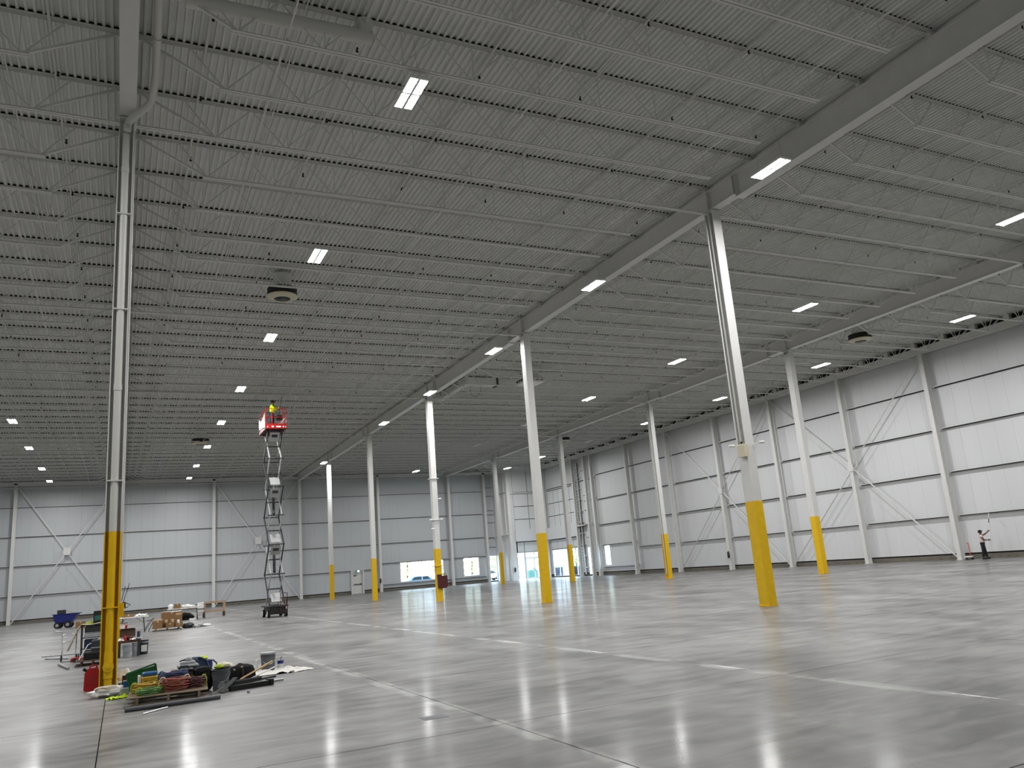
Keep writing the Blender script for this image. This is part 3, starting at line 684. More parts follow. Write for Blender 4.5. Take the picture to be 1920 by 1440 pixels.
def bucket(name, label, cat, loc, r, h, m_, lid=False, handle=True, group=None, tilt=None, liner=None):
    t = thing(name, label, cat, loc, 0, group)
    rb = r * .86
    obj('body', MB().lathe([(.001, .004), (rb, .004), (r, h), (r - .006, h), (rb - .008, .012), (.001, .012)], 24), M[m_], t, smooth=True)
    obj('rim', MB().lathe([(r, h - .012), (r + .012, h - .012), (r + .012, h + .004), (r - .008, h + .004), (r - .008, h - .012), (r, h - .012)], 24).lathe([(r * .975, h * .84), (r + .006, h * .84), (r + .006, h * .86), (r * .98, h * .86)], 24), M[m_], t, smooth=True)
    if lid: obj('lid', MB().lathe([(.001, h + .018), (r - .01, h + .018), (r + .014, h + .012), (r + .014, h - .02)], 24), M[lid], t, smooth=True)
    if handle: obj('handle', MB().tube([(r * math.cos(a) * 1.02, -r * .9 * abs(math.sin(a)) - .01, h * .86 - .16 * math.sin(a)) for a in [PI * i / 12 for i in range(13)]], .004, 6), M['galv'], t)
    return t
def carton(name, label, cat, loc, sx, sy, sz, m_, rz=0, flaps=False, tape=True, group=None):
    t = thing(name, label, cat, loc, rz, group); mb = MB()
    if flaps:
        w_ = .006; mb.box(-sx / 2, sx / 2, -sy / 2, sy / 2, 0, w_)
        for a in (mb.box(-sx / 2, -sx / 2 + w_, -sy / 2, sy / 2, 0, sz), mb.box(sx / 2 - w_, sx / 2, -sy / 2, sy / 2, 0, sz), mb.box(-sx / 2, sx / 2, -sy / 2, -sy / 2 + w_, 0, sz), mb.box(-sx / 2, sx / 2, sy / 2 - w_, sy / 2, 0, sz)): pass
        obj('carton_body', mb, M[m_], t)
        for s in (-1, 1): obj('flap', MB().bar((0, s * sy / 2, sz), (0, s * (sy / 2 + .1), sz + .06), sx * .96, .005), M[m_], t)
        obj('flap', MB().bar((-sx / 2, 0, sz), (-sx / 2 - .1, 0, sz + .08), sy * .94, .005), M[m_], t)
    else:
        obj('carton_body', mb.box(-sx / 2, sx / 2, -sy / 2, sy / 2, 0, sz), M[m_], t)
        if tape: obj('tape', MB().box(-.03, .03, -sy / 2 - .002, sy / 2 + .002, sz - .08, sz + .002), M['lbrown'], t)
        obj('flap_seam', MB().box(-sx / 2 + .005, sx / 2 - .005, -.003, .003, sz, sz + .003), M['dbrown'], t)
    return t
def coil(name, label, loc, r, m_, turns=8, seed=1, h=.13, tape='lime', squash=.75, rz=0):
    turns = int(turns * 1.8)
    t = thing(name, label, 'cord', loc, rz); rr = random.Random(seed); pts = []; n = 22
    for k in range(turns * n + 1):
        a = 2 * PI * k / n; tr = k / n
        R_ = r * (.62 + .34 * abs(math.sin(tr * 1.7 + seed))) + .012 * math.sin(a * 3 + seed + tr)
        pts.append((R_ * math.cos(a), R_ * squash * math.sin(a), .014 + h * (tr / turns) + .014 * math.sin(a * 2 + tr * 1.3)))
    obj('cord_loops', MB().tube(pts, .0085, 6), M[m_], t, smooth=True)
    for a in (2.9, .2):
        c = (r * .82 * math.cos(a), r * .82 * squash * math.sin(a)); d = Vector((math.cos(a), math.sin(a) * squash, 0)).normalized()
        mb = MB(); w_ = r * .24
        ring = [(c[0] + d.x * w_ * math.cos(q), c[1] + d.y * w_ * math.cos(q), h / 2 + .016 + (h / 2 + .022) * math.sin(q)) for q in [2 * PI * i / 10 for i in range(11)]]
        obj('tie', mb.tube(ring, .013, 6, False), M[tape], t, smooth=True)
    return t

# ------------------------------------------------------------------ near pile around the left column and the pallet
def pallet(label, loc, sx=1.2, sy=1.0, rz=0, m_='wood'):
    t = thing('pallet', label, 'pallet', loc, rz)
    for i in range(3): x = -sx / 2 + .16 + i * (sx - .3) / 2; obj('stringer', MB().box(x - .02, x + .02, -sy / 2, sy / 2, .018, .12), M[m_], t)
    for i in range(7): y = -sy / 2 + .05 + i * (sy - .1) / 6; obj('deck_board', MB().box(-sx / 2, sx / 2, y - .047 + rnd.random() * .008, y + .045, .12, .138 + rnd.random() * .003), M[m_], t)
    for y in (-sy / 2 + .05, 0, sy / 2 - .05): obj('bottom_board', MB().box(-sx / 2, sx / 2, y - .045, y + .045, 0, .018), M[m_], t)
    return t
pallet('wooden pallet loaded with coiled cords in front of the left column', (-16.33, -3.0, 0), 1.24, 1.05, -.07)
PZ = .142
coil('extension_cord', 'yellow coiled extension cord at the left end of the pallet', (-16.68, -2.9, PZ), .22, 'cy', 9, 3, .13, rz=.3)
coil('extension_cord', 'small green coiled extension cord on the pallet corner', (-16.63, -3.28, PZ), .2, 'cg', 8, 5, .07, rz=.1)
coil('extension_cord', 'large clay-red coiled cord at the front of the pallet', (-16.24, -3.2, PZ), .235, 'cr', 12, 2, .19, 'whitecl', .8)
coil('extension_cord', 'maroon and brown coiled cord at the right end of the pallet', (-15.92, -3.12, PZ), .18, 'cm', 10, 8, .15)
carton('crate', 'white carton under the blue coiled cord on the pallet', 'box', (-16.25, -2.84, PZ), .4, .24, .1, 'whitecl', .05)
coil('extension_cord', 'dark blue coiled cord heaped on the white carton', (-16.25, -2.86, PZ + .105), .23, 'cb', 12, 6, .15, 'cb', .6)
t = thing('tool_bag', 'yellow bag with dark lettering behind the yellow cord', 'bag', (-16.62, -2.6, PZ), .1)
obj('bag_body', MB().bbox(-.14, .14, -.07, .07, 0, .24, .03), M['cy'], t)
tx = bpy.data.curves.new('lettering', 'FONT'); tx.body = 'DW'; tx.size = .13; tx.extrude = .002
to = bpy.data.objects.new('lettering', tx); C.objects.link(to); bpy.context.view_layer.update()
tm = bpy.data.meshes.new_from_object(to.evaluated_get(bpy.context.evaluated_depsgraph_get())); bpy.data.objects.remove(to); tm.materials.clear(); tm.materials.append(M['black'])
lo_ = link('lettering', tm, t, (-.1, -.073, .07)); lo_.rotation_euler = (PI / 2, 0, 0)
obj('blue_top', MB().bbox(-.12, .12, -.06, .06, .24, .3, .02), M['tin'], t); obj('side_panel', MB().bbox(-.18, -.141, -.06, .06, 0, .26, .01), M['whitecl'], t)
t = thing('storage_tote', 'dark green open tote leaning back behind the yellow bag', 'tote', (-16.66, -1.85, .04)); t.rotation_euler = (0, -.2, 0)
mb = MB(); a_ = .5
tot = obj('tote_shell', MB().prism([(-.2, .06), (.16, .0), (.26, .36), (-.3, .42)], -.22, .22, 'x'), M['green'], t)
obj('tote_inside', MB().box(-.18, .18, -.21, -.2, .1, .3), M['dgrey'], t)
obj('tote_rim', MB().bar((-.24, -.3, .42), (.24, -.3, .45), .03, .03).bar((-.24, -.3, .42), (-.22, -.2, .06), .03, .03).bar((.24, -.3, .45), (.22, -.2, .06), .03, .03), M['green'], t)
single('glove', bag_mesh(.18, .12, .08, 4, .5), M['lime'], 'lime work glove lying over the pallet cords', 'glove', (-16.5, -2.55, PZ), smooth=True)
t = thing('tool_case', 'orange and black open tool case behind the blue cord', 'toolbox', (-16.12, -2.58, PZ), -.05)
obj('case_base', MB().bbox(-.1, .2, -.1, .1, 0, .24, .02), M['dbrown'], t); obj('end_cap', MB().prism([(-.2, .0), (-.09, .0), (-.09, .27), (-.15, .27), (-.22, .16)], -.11, .11, 'y'), M['orange'], t)
obj('case_trim', MB().bbox(-.15, .21, -.11, .11, .24, .275, .01), M['black'], t); obj('carry_handle', MB().tube([(-.02, 0, .27), (0, 0, .32), (.12, 0, .32), (.14, 0, .27)], .012), M['black'], t)
single('white_bundle', bag_mesh(.15, .15, .22, 11, .3), M['whitecl'], 'small off-white bundle between green tote and orange case', 'bundle', (-16.42, -2.56, PZ), smooth=True)
t = bucket('storage_bin', 'dark grey lidded bin with clutter on its lid behind the cords', 'bin', (-15.97, -2.15, 0), .17, .42, 'dgrey', lid=None, handle=False)
obj('lid_tray', MB().bbox(-.18, .18, -.15, .15, .42, .46, .02), M['lgrey'], t); obj('label_plate', MB().box(-.05, .01, -.168, -.155, .2, .23), M['paper'], t)
t = single('paint_tray', MB().bbox(-.13, .13, -.09, .09, 0, .05, .02).ball((.02, 0, .06), .06), M['lgrey'], 'pale tray and rags on top of the grey bin', 'tray', (-15.97, -2.15, .462), smooth=False)
single('folded_cloth', bag_mesh(.3, .16, .09, 21, .4), M['navy'], 'navy cloth lying on the grey bin lid', 'cloth', (-15.93, -2.0, .46), smooth=True)
t = thing('plastic_tub', 'slate-blue rounded tub standing on its side behind the grey bin', 'tub', (-15.78, -1.6, 0), .15)
pr = [(-.2, 0), (.2, 0), (.21, .3), (.16, .44), (.05, .5), (-.14, .51), (-.22, .44)]
obj('tub_shell', MB().prism(pr, -.05, .1, 'y'), M['slate'], t)
obj('tub_rim', MB().tube([(p[0] * 1.03, -.055, p[1] + .01) for p in pr[1:]] + [(-.206, -.055, .01)], .018), M['cb'], t, smooth=True)
t = bucket('bucket', 'blue bucket with yellow gloves over its rim', 'bucket', (-15.58, -1.05, 0), .14, .4, 'blue', handle=True)
single('glove', bag_mesh(.16, .14, .08, 6, .5), M['hivis'], 'bright yellow gloves draped on the blue bucket', 'glove', (-15.62, -1.06, .41), smooth=True)
t = single('shoulder_strap', MB().tube([(-15.44, -1.1, .4), (-15.38, -1.14, .34), (-15.32, -1.2, .16), (-15.25, -1.3, .015)], .014), M['dgrey'], 'grey strap hanging from the blue bucket', 'strap')
t = thing('rubbish_bin', 'black sack-lined bin between pallet and grey bucket', 'bin', (-15.7, -2.6, 0))
obj('sack', MB().ball((0, 0, .2), 1, 16, 9, (.15, .13, .22), .25, 4, 0.0), M['blackcloth'], t, smooth=True); obj('sack_top', MB().ball((-.06, 0, .34), 1, 14, 8, (.17, .12, .09), .3, 7), M['blackcloth'], t, smooth=True)
t = bucket('bucket', 'dirty grey bucket heaped with yellow cloths right of the black sack', 'bucket', (-15.46, -2.7, 0), .152, .35, 'grey')
obj('splash_stain', MB().prism([(-.06, .04), (.05, .03), (.07, .1), (.02, .15), (-.05, .12)], -.143, -.136, 'y'), M['lgrey'], t)
single('rag', bag_mesh(.3, .2, .1, 31, .4), M['cream'], 'cream rag spilling over the dirty grey bucket', 'rag', (-15.4, -2.64, .35), smooth=True)
single('rag', bag_mesh(.16, .12, .07, 33, .4), M['lime'], 'lime rag at the left rim of the dirty grey bucket', 'rag', (-15.5, -2.78, .37), smooth=True)
t = thing('duffel_bag', 'black duffel bag with a tan strap right of the dirty grey bucket', 'bag', (-15.02, -2.1, 0), -.15)
obj('bag_body', MB().ball((0, 0, .15), 1, 20, 11, (.25, .16, .2), .22, 15, 0.0), M['blackcloth'], t, smooth=True)
obj('strap', MB().tube([(.0, -.14, .3), (.02, -.17, .26), (.02, -.175, .18), (.05, -.17, .08)], .012), M['dbrown'], t, smooth=True)
obj('buckle', MB().ball((0, -.15, .3), .02), M['lbrown'], t, smooth=True); obj('buckle', MB().ball((-.13, -.15, .26), .018), M['lgrey'], t, smooth=True)
obj('end_pocket', MB().ball((-.16, -.03, .14), 1, 12, 8, (.12, .12, .17), .2, 3, 0.0), M['blackcloth'], t, smooth=True)
t = bucket('bucket', 'upright grey pail with white lid on the drop cloth', 'bucket', (-14.32, -.66, .012), .15, .36, 'grey', lid='lgrey')
single('drop_cloth', crumple(.95, .8, .05, 3, 16), M['whitecl'], 'crumpled off-white drop cloth under the grey pail', 'cloth', (-14.25, -1.0, 0), rz=-.1, smooth=True)
single('drop_cloth', crumple(.6, .45, .05, 8, 12), M['whitecl'], 'rumpled end of white cloth right of the grey pail', 'cloth', (-13.85, -1.15, 0), rz=.3, smooth=True)
t = thing('spray_bottle', 'clear bottle with blue cap right of the grey pail', 'bottle', (-14.08, -.72, .01))
obj('bottle_body', MB().lathe([(.001, 0), (.055, 0), (.058, .13), (.045, .15)], 14), M['plas'], t, smooth=True); obj('blue_cap', MB().lathe([(.058, .13), (.062, .13), (.062, .19), (.001, .195)], 14), M['blue'], t, smooth=True); obj('nozzle', MB().tube([(0, 0, .19), (.01, 0, .24), (.03, 0, .27)], .006), M['dgrey'], t)
single('white_board', MB().bbox(-.02, .02, -.05, .05, 0, .24, .006), M['white'], 'narrow white board standing left of the grey pail', 'board', (-14.54, -.6, .01))
t = thing('broom_handle', 'long pale wooden handle leaning over the dark boards', 'handle')
obj('shaft', MB().cyl((-15.1, -2.45, .1), (-14.47, -2.13, .33), .016, n=10).cyl((-14.72, -2.26, .235), (-14.6, -2.2, .28), .021, n=10), M['pine'], t, smooth=True); obj('red_end', MB().cyl((-15.17, -2.485, .075), (-15.1, -2.45, .1), .018, n=10), M['darkred'], t, smooth=True)
single('white_pole', MB().cyl((-14.95, -2.3, .06), (-14.4, -1.95, .2), .012, n=8), M['white'], 'thin white pole beside the wooden handle', 'pole', smooth=True)
single('steel_tube', MB().cyl((-15.1, -2.55, .05), (-14.42, -2.15, .05), .022, n=10), M['dgrey'], 'short dark tube behind the dark boards', 'tube', smooth=True)
single('steel_tube', MB().cyl((-14.95, -2.75, .03), (-14.36, -2.65, .03), .02, n=10), M['galv'], 'silver tube poking out right of the dark boards', 'tube', smooth=True)
t = thing('foam_boards', 'dark ribbed boards lying stacked right of the bucket', 'boards', (0, 0, 0))
obj('board', MB().bar((-15.36, -3.15, .045), (-14.66, -2.98, .045), .12, .08), M['black'], t); obj('board', MB().bar((-15.34, -3.0, .11), (-14.8, -2.82, .115), .14, .06), M['dgrey'], t)
obj('end_block', MB().bar((-14.68, -2.98, .055), (-14.62, -2.96, .055), .17, .1), M['black'], t)
for i in range(14): k = i / 13; obj('rib', MB().bar((-15.32 + .56 * k, -3.06 + .19 * k, .145 + .002 * k), (-15.35 + .56 * k, -2.96 + .19 * k, .145 + .002 * k), .012, .01), M['black'], t)
t = thing('shovel', 'dark blade leaning against the dirty grey bucket', 'shovel')
obj('blade', MB().bar((-15.52, -3.3, .02), (-15.24, -2.98, .2), .1, .012), M['dgrey'], t); obj('edge', MB().bar((-15.66, -3.3, .012), (-15.36, -3.05, .12), .02, .012), M['alu'], t)
single('pebble_cap', MB().ball((0, 0, .02), .028), M['lgrey'], 'small grey cap on the floor before the boards', 'cap', (-15.12, -3.7, 0), smooth=True)
t = thing('plastic_pipe', 'long grey pipe lying in front of the pallet', 'pipe')
obj('tube', MB().cyl((-17.0, -4.06, .036), (-15.6, -4.0, .036), .034, n=16), M['grey'], t, smooth=True); obj('dark_bore', MB().cyl((-17.003, -4.06, .036), (-16.99, -4.06, .036), .026, n=16), M['black'], t)
single('threaded_rod', MB().cyl((-16.76, -4.6, .012), (-16.4, -4.2, .012), .011, n=8), M['alu'], 'short silver rod in front of the grey pipe', 'rod', smooth=True)
# around the column foot
t = thing('fuel_can', 'large red fuel can standing left of the drain pipe column', 'can', (-17.58, .02, 0), .04)
pr = [(-.135, .03), (-.11, 0), (.11, 0), (.13, .03), (.13, .36), (.1, .43), (-.06, .42), (-.125, .33)]
obj('can_body', MB().prism(pr, -.1, .1, 'y'), M['redp'], t); obj('spout_cap', MB().cyl((-.09, 0, .38), (-.15, 0, .42), .03, n=12), M['black'], t, smooth=True)
obj('carry_handle', MB().tube([(-.04, 0, .42), (-.02, 0, .46), (.07, 0, .47), (.1, 0, .42)], .016), M['redp'], t, smooth=True); obj('side_emboss', MB().box(-.08, .08, -.106, -.1, .12, .28), M['red'], t)
t = thing('plastic_bag', 'crumpled clear plastic bag with dark contents at the column foot', 'bag', (-17.24, -1.5, 0))
obj('film', MB().ball((0, 0, .08), 1, 20, 12, (.34, .2, .1), .45, 2, 0.0), M['plas'], t, smooth=True); obj('contents', MB().bbox(-.18, .14, -.1, .06, .01, .09, .02), M['black'], t)
obj('tan_sheet', sheet_mesh(lambda u, v: ((u - .5) * .5, -.02 + (v - .5) * .22, .155 + .03 * math.sin(u * 7)), 8, 3), M['canvas'], t)
single('safety_vest', crumple(.36, .2, .045, 12, 10), M['hivis'], 'neon yellow vest lying before the clear plastic bag', 'vest', (-17.1, -1.98, 0), rz=.5, smooth=True)
t = thing('tin', 'blue and white tin right of the column base', 'tin', (-17.0, -.1, 0)); obj('tin_body', MB().box(-.1, .1, -.07, .07, 0, .09), M['tin'], t); obj('tin_lid', MB().box(-.105, .105, -.075, .075, .09, .11), M['white'], t); obj('label', MB().box(-.07, -.02, -.075, -.071, .02, .07), M['white'], t)
t = thing('tin', 'blue tin on a pale block left of the pallet', 'tin', (-16.94, -1.75, .16)); obj('tin_body', MB().box(-.08, .08, -.06, .06, 0, .09), M['tin'], t); obj('tin_lid', MB().box(-.083, .083, -.063, .063, .09, .105), M['lgrey'], t)
single('foam_block', MB().bbox(-.11, .11, -.12, .12, 0, .155, .02), M['lgrey'], 'pale grey block under the blue tin', 'block', (-16.96, -1.78, 0))
t = thing('product_box', 'dark red and orange carton behind the tins', 'box', (-16.93, -.15, 0), -.1); obj('box_body', MB().box(-.1, .1, -.06, .06, 0, .23), M['whitecl'], t); obj('red_face', MB().box(-.1, -.0, -.065, -.06, 0, .23), M['darkred'], t); obj('orange_face', MB().box(.0, .05, -.065, -.06, 0, .23), M['orange'], t)
single('plastic_sack', bag_mesh(.32, .25, .3, 41, .45), M['whitecl'], 'white plastic sack with two peaks right of the column', 'sack', (-16.98, .3, 0), smooth=True)
single('plastic_sack', bag_mesh(.2, .18, .25, 45, .5), M['plas'], 'small translucent sack beside the red carton', 'sack', (-16.78, -.3, 0), smooth=True)
single('folded_vest', crumple(.14, .2, .12, 15, 6), M['hivis'], 'folded neon yellow strip beside the red carton', 'vest', (-16.85, -.9, 0), smooth=True)
single('floor_stain', MB().bbox(-.16, .16, -.12, .12, -.001, .002, .001), M['grey'], 'small dark patch on the polished floor', 'patch', (-13.59, -8.6, .001))

# ------------------------------------------------------------------ second cluster behind the column
t = thing('hand_truck', 'silver hand truck with two curved handles standing left of the column', 'hand truck', (-18.45, 9.7, 0), .1)
for s in (-1, 1):
    obj('side_rail', MB().tube(bend([(s * .17, 0, .08), (s * .19, .12, .75), (s * .19, .08, .86), (s * .3 - .12, -.22, .9)]), .016), M['alu'], t, smooth=True)
    obj('strut', MB().bar((s * .18, .06, .45), (s * .18, .34, .02), .02), M['dgrey'], t); obj('wheel', MB().cyl((s * .2 - .02, .02, .09), (s * .2 + .02, .02, .09), .09, n=16), M['rubber'], t, smooth=True)
for z in (.55, .76): obj('cross_bar', MB().tube([(-.19, .09 + z * .03, z), (0, .05 + z * .03, z + .03), (.19, .09 + z * .03, z)], .012), M['alu'], t, smooth=True)
obj('toe_plate', MB().box(-.2, .2, -.3, 0, .01, .025), M['alu'], t)
single('loose_pipe', MB().cyl((-18.62, 8.2, .03), (-18.28, 6.2, .03), .032, n=10), M['galv'], 'short silver pipe on the floor near the hand truck', 'pipe', smooth=True)
single('loose_pipe', MB().cyl((-19.2, 11.6, .02), (-18.5, 10.7, .02), .018, n=8), M['galv'], 'thin pipe running left behind the hand truck', 'pipe', smooth=True)
single('loose_pipe', MB().cyl((-19.4, 13.0, .02), (-18.0, 12.6, .02), .018, n=8), M['galv'], 'thin long pipe farther behind the hand truck', 'pipe', smooth=True)
t = thing('red_jack', 'small red jack beside the dark pallet', 'jack', (-18.2, 8.75, 0)); obj('jack_body', MB().bbox(-.16, .16, -.08, .08, .02, .14, .03), M['red'], t); obj('jack_wheel', MB().cyl((-.05, -.1, .06), (-.05, .1, .06), .06, n=12), M['rubber'], t, smooth=True); obj('jack_post', MB().cyl((.04, 0, .1), (.04, 0, .22), .02), M['dgrey'], t)
pallet('dark wooden pallet left of the column carrying a machine', (-17.75, 7.2, 0), .85, 1.0, 0, 'dbrown')
t = thing('floor_machine', 'black machine with pipes on the dark pallet', 'machine', (-17.68, 7.3, .142))
obj('motor', MB().bbox(-.3, .22, -.25, .25, 0, .2, .03), M['black'], t); obj('control_case', MB().bbox(-.12, .2, -.15, .2, .2, .5, .03), M['dgrey'], t); obj('frame_tube', MB().tube([(-.4, -.3, .02), (-.2, -.1, .38), (.1, -.1, .52), (.3, -.1, .55)], .018), M['galv'], t, smooth=True)
obj('frame_tube', MB().tube([(-.12, -.27, .3), (.25, -.27, .3), (.25, -.27, .02)], .015), M['galv'], t, smooth=True); obj('wheel', MB().cyl((.1, -.29, .1), (.1, -.25, .1), .08, n=14), M['rubber'], t, smooth=True)
t = thing('shelf_rack', 'rack of dark bins half covered by a canvas sheet left of the column', 'rack', (-17.86, 9.9, 0))
for x in (-.28, .3):
    for y in (-.2, .2): obj('post', MB().box(x - .02, x + .02, y - .02, y + .02, 0, 1.0), M['dgrey'], t)
for z in (.3, .62, .98): obj('shelf', MB().box(-.3, .32, -.22, .22, z - .02, z), M['dgrey'], t)
for i, (z, h_, m_) in enumerate(((0.0, .24, 'black'), (.3, .26, 'navy'), (.62, .12, 'lgrey'), (.76, .18, 'dgrey'))): single('storage_box', MB().bbox(-.22, .26, -.2, .18, 0, h_, .02), M[m_], ['black box at the bottom of the canvas-draped rack', 'navy box in the middle of the canvas-draped rack', 'grey tray on the upper shelf of the draped rack', 'dark case at the top of the canvas-draped rack'][i], 'box', (-17.84, 9.9, z + .002))
def drape(u, v):
    x = -.5 + u * .95; side = abs(u - .5) * 2; s_ = math.sin(v * 9 + u * 3) * .03
    if side < .62: return (-.32 + (u - .19) / .62 * .68, -.27 + v * .5, 1.0 + .015 * math.sin(u * 11))
    k = (side - .62) / .38; sg = -1 if u < .5 else 1
    return ((-.34 if sg < 0 else .37) + sg * (k * (.3 if sg < 0 else .08)) + s_, -.3 + v * .55, 1.0 - k * (.72 if sg < 0 else .85))
single('canvas_sheet', sheet_mesh(drape, 24, 10, .008), M['canvas'], 'beige canvas sheet draped over the dark rack', 'sheet', (-17.86, 9.9, .012), smooth=True)
t = thing('work_bench', 'low dark wooden bench with tools right behind the column', 'bench', (-16.82, 8.85, 0))
obj('bench_top', MB().box(-.32, .3, -.22, .25, .4, .46), M['dbrown'], t)
for x in (-.28, .24):
    for y in (-.18, .2): obj('leg', MB().box(x - .04, x + .03, y - .03, y + .03, 0, .4), M['dgrey'], t)
for i, (x, y, s_, h_, m_, nm, lb, ct) in enumerate(((-.14, -.1, .045, .13, 'red', 'red_can', 'small red can with white lid on the low bench', 'can'), (-.02, .0, .09, .1, 'darkred', 'drill', 'dark red drill body lying on the low bench', 'tool'), (.23, .08, .045, .22, 'navy', 'tall_tin', 'navy tin standing at the right end of the low bench', 'tin'))):
    o = MB(); o.lathe([(.001, 0), (s_, 0), (s_, h_), (s_ * .8, h_ + .01), (.001, h_ + .012)], 12)
    if nm == 'drill': o.bar((0, 0, .05), (.14, -.05, .06), .05, .05).bar((.0, 0, .04), (-.03, -.1, .02), .04, .04)
    single(nm, o, M[m_], lb, ct, (-16.82 + x, 8.85 + y, .462), smooth=True)
single('paper_heap', crumple(.3, .22, .07, 22, 8), M['paper'], 'white rags and papers heaped on the low bench', 'papers', (-16.68, 8.72, .464), smooth=True)
single('paper_heap', crumple(.16, .16, .06, 25, 6), M['paper'], 'small white packet at the left end of the low bench', 'papers', (-17.06, 8.75, .464), smooth=True)
bucket('bucket', 'translucent pail with white contents under the low bench', 'bucket', (-16.9, 8.42, 0), .12, .36, 'lgrey')
single('rag', bag_mesh(.14, .12, .18, 51, .5), M['paper'], 'white rag inside the translucent pail', 'rag', (-16.9, 8.45, .02), smooth=True)
bucket('bucket', 'plain grey pail between the bench pails', 'bucket', (-16.66, 8.75, 0), .11, .37, 'lgrey', handle=False)
t = bucket('bucket', 'dark pail with a large white label right of the low bench', 'bucket', (-16.45, 9.2, 0), .15, .4, 'dgrey', lid=None)
obj('white_label', MB().box(-.06, .1, -.15, -.142, .08, .27), M['paper'], t); obj('silver_band', MB().lathe([(.148, .33), (.158, .33), (.158, .37), (.15, .37)], 20), M['galv'], t)
# far cluster
t = thing('tipping_cart', 'blue plastic dump cart on black wheels far left', 'cart', (-20.3, 44.3, 0), -.15)
obj('tub', MB().prism([(-.72, .55), (-.62, .38), (.3, .36), (.75, .92), (-.78, .9)], -.42, .42, 'y'), M['blue'], t)
obj('tub_lip', MB().box(-.82, .8, -.46, .46, .89, .93), M['blue'], t)
for x, r in ((-.5, .2), (.12, .22)):
    for y in (-.4, .4): w_ = obj('wheel', MB().cyl((x, y - .06, r), (x, y + .06, r), r, n=20), M['rubber'], t, smooth=True); obj('hub', MB().cyl((x, y - .075, r), (x, y + .075, r), r * .5, n=14), M['lgrey'], w_, smooth=True)
obj('chassis', MB().box(-.55, .3, -.3, .3, .26, .37), M['dgrey'], t)
t = thing('scrap_load', 'grey container and offcuts piled on the blue dump cart', 'scrap', (-20.55, 44.3, .935)); obj('grey_box', MB().box(-.35, .15, -.15, .2, 0, .24), M['dgrey'], t); obj('offcut', MB().bar((-.1, 0, .22), (.6, .1, .02), .06, .04), M['lbrown'], t)
carton('carton', 'brown carton on the floor right of the blue dump cart', 'box', (-19.4, 41.6, 0), .55, .4, .38, 'brown')
single('safety_vest', bag_mesh(.55, .4, .3, 61, .4), M['lime'], 'lime vest heaped on the floor behind the brown carton', 'vest', (-18.9, 43.2, 0), smooth=True)
t = thing('tool_chest', 'black and green tool chest left behind the column', 'chest', (-18.35, 43.0, 0)); obj('chest_body', MB().bbox(-.35, .35, -.3, .3, .06, .95, .03), M['black'], t); obj('green_panel', MB().box(-.28, .3, -.31, -.3, .35, .65), M['teal'], t); obj('castor_base', MB().box(-.3, .3, -.25, .25, 0, .06), M['rubber'], t)
def folding_table(label, loc, L=1.5, W=.75, rz=0):
    t = thing('folding_table', label, 'table', loc, rz); obj('table_top', MB().bbox(-L / 2, L / 2, -W / 2, W / 2, .71, .75, .01), M['white'], t)
    for s in (-1, 1):
        for y in (-W / 2 + .08, W / 2 - .08): obj('leg', MB().cyl((s * (L / 2 - .15), y, 0), (s * (L / 2 - .22), y, .71), .014, n=8), M['dgrey'], t)
        obj('leg_brace', MB().bar((s * (L / 2 - .17), -W / 2 + .08, .2), (s * (L / 2 - .17), W / 2 - .08, .2), .018).bar((s * (L / 2 - .2), 0, .45), (s * .2, 0, .7), .016), M['dgrey'], t)
    return t
folding_table('white folding table right of the column with a brown box on it', (-16.62, 25.3, 0), 1.5, .8, -.05)
t = carton('carton', 'flat brown carton on the nearer folding table', 'box', (-16.75, 25.4, .752), .45, .3, .13, 'brown')
single('paper_heap', crumple(.5, .4, .12, 71, 8), M['paper'], 'white papers at the right end of the nearer folding table', 'papers', (-16.2, 25.2, .752), smooth=True)
single('red_can', MB().lathe([(.001, 0), (.13, 0), (.13, .34), (.09, .38), (.001, .38)], 14), M['redp'], 'red can under the nearer folding table', 'can', (-16.9, 26.9, 0), smooth=True)
bucket('bucket', 'tall white pail beside the red can', 'bucket', (-17.02, 24.6, 0), .13, .42, 'white', handle=False)
carton('carton', 'open dark brown carton on the floor before the folding table', 'box', (-16.8, 22.2, 0), .6, .45, .28, 'dbrown', .1, True)
t = thing('floor_scraper', 'black stand with upright poles behind the column', 'stand', (-16.95, 42.5, 0)); obj('pole', MB().cyl((0, 0, 0), (.0, 0, 1.3), .03, n=8), M['black'], t)
obj('angled_pole', MB().cyl((-.1, 0, 1.0), (.35, 0, 2.6), .02, n=8).cyl((-.2, 0, 1.1), (.1, 0, 2.4), .02, n=8), M['dgrey'], t); obj('head', MB().bbox(-.15, .15, -.1, .1, 1.0, 1.35, .03), M['black'], t); obj('bent_arm', MB().tube([(.0, 0, 1.4), (.45, 0, 1.15), (.1, 0, .95)], .03), M['navy'], t); obj('foot', MB().box(-.3, .3, -.3, .3, 0, .03), M['dgrey'], t)
pallet('pale wooden pallet with a big carton right of the folding table', (-15.05, 24.7, 0), 1.3, 1.1, 0)
carton('carton', 'big brown carton standing on the pale pallet', 'box', (-14.85, 24.9, .142), .95, .6, .68, 'brown', -.05)
single('white_sheet', crumple(.95, .3, .03, 81, 10), M['paper'], 'white sheet lying along the top of the big carton', 'sheet', (-14.85, 24.9, .825), smooth=True)
single('paper_label', MB().box(-.13, .13, -.003, 0, -.05, .05), M['lbrown'], 'pale shipping label on the big carton', 'label', (-14.55, 24.58, .72), rz=-.05)
carton('carton', 'small brown carton at the left end of the pale pallet', 'box', (-15.5, 24.35, .142), .4, .34, .34, 'brown', .05)
single('box_top', MB().box(-.2, .2, -.16, .16, 0, .07), M['lbrown'], 'pale flat box on the small brown carton', 'box', (-15.5, 24.35, .485), rz=.05)
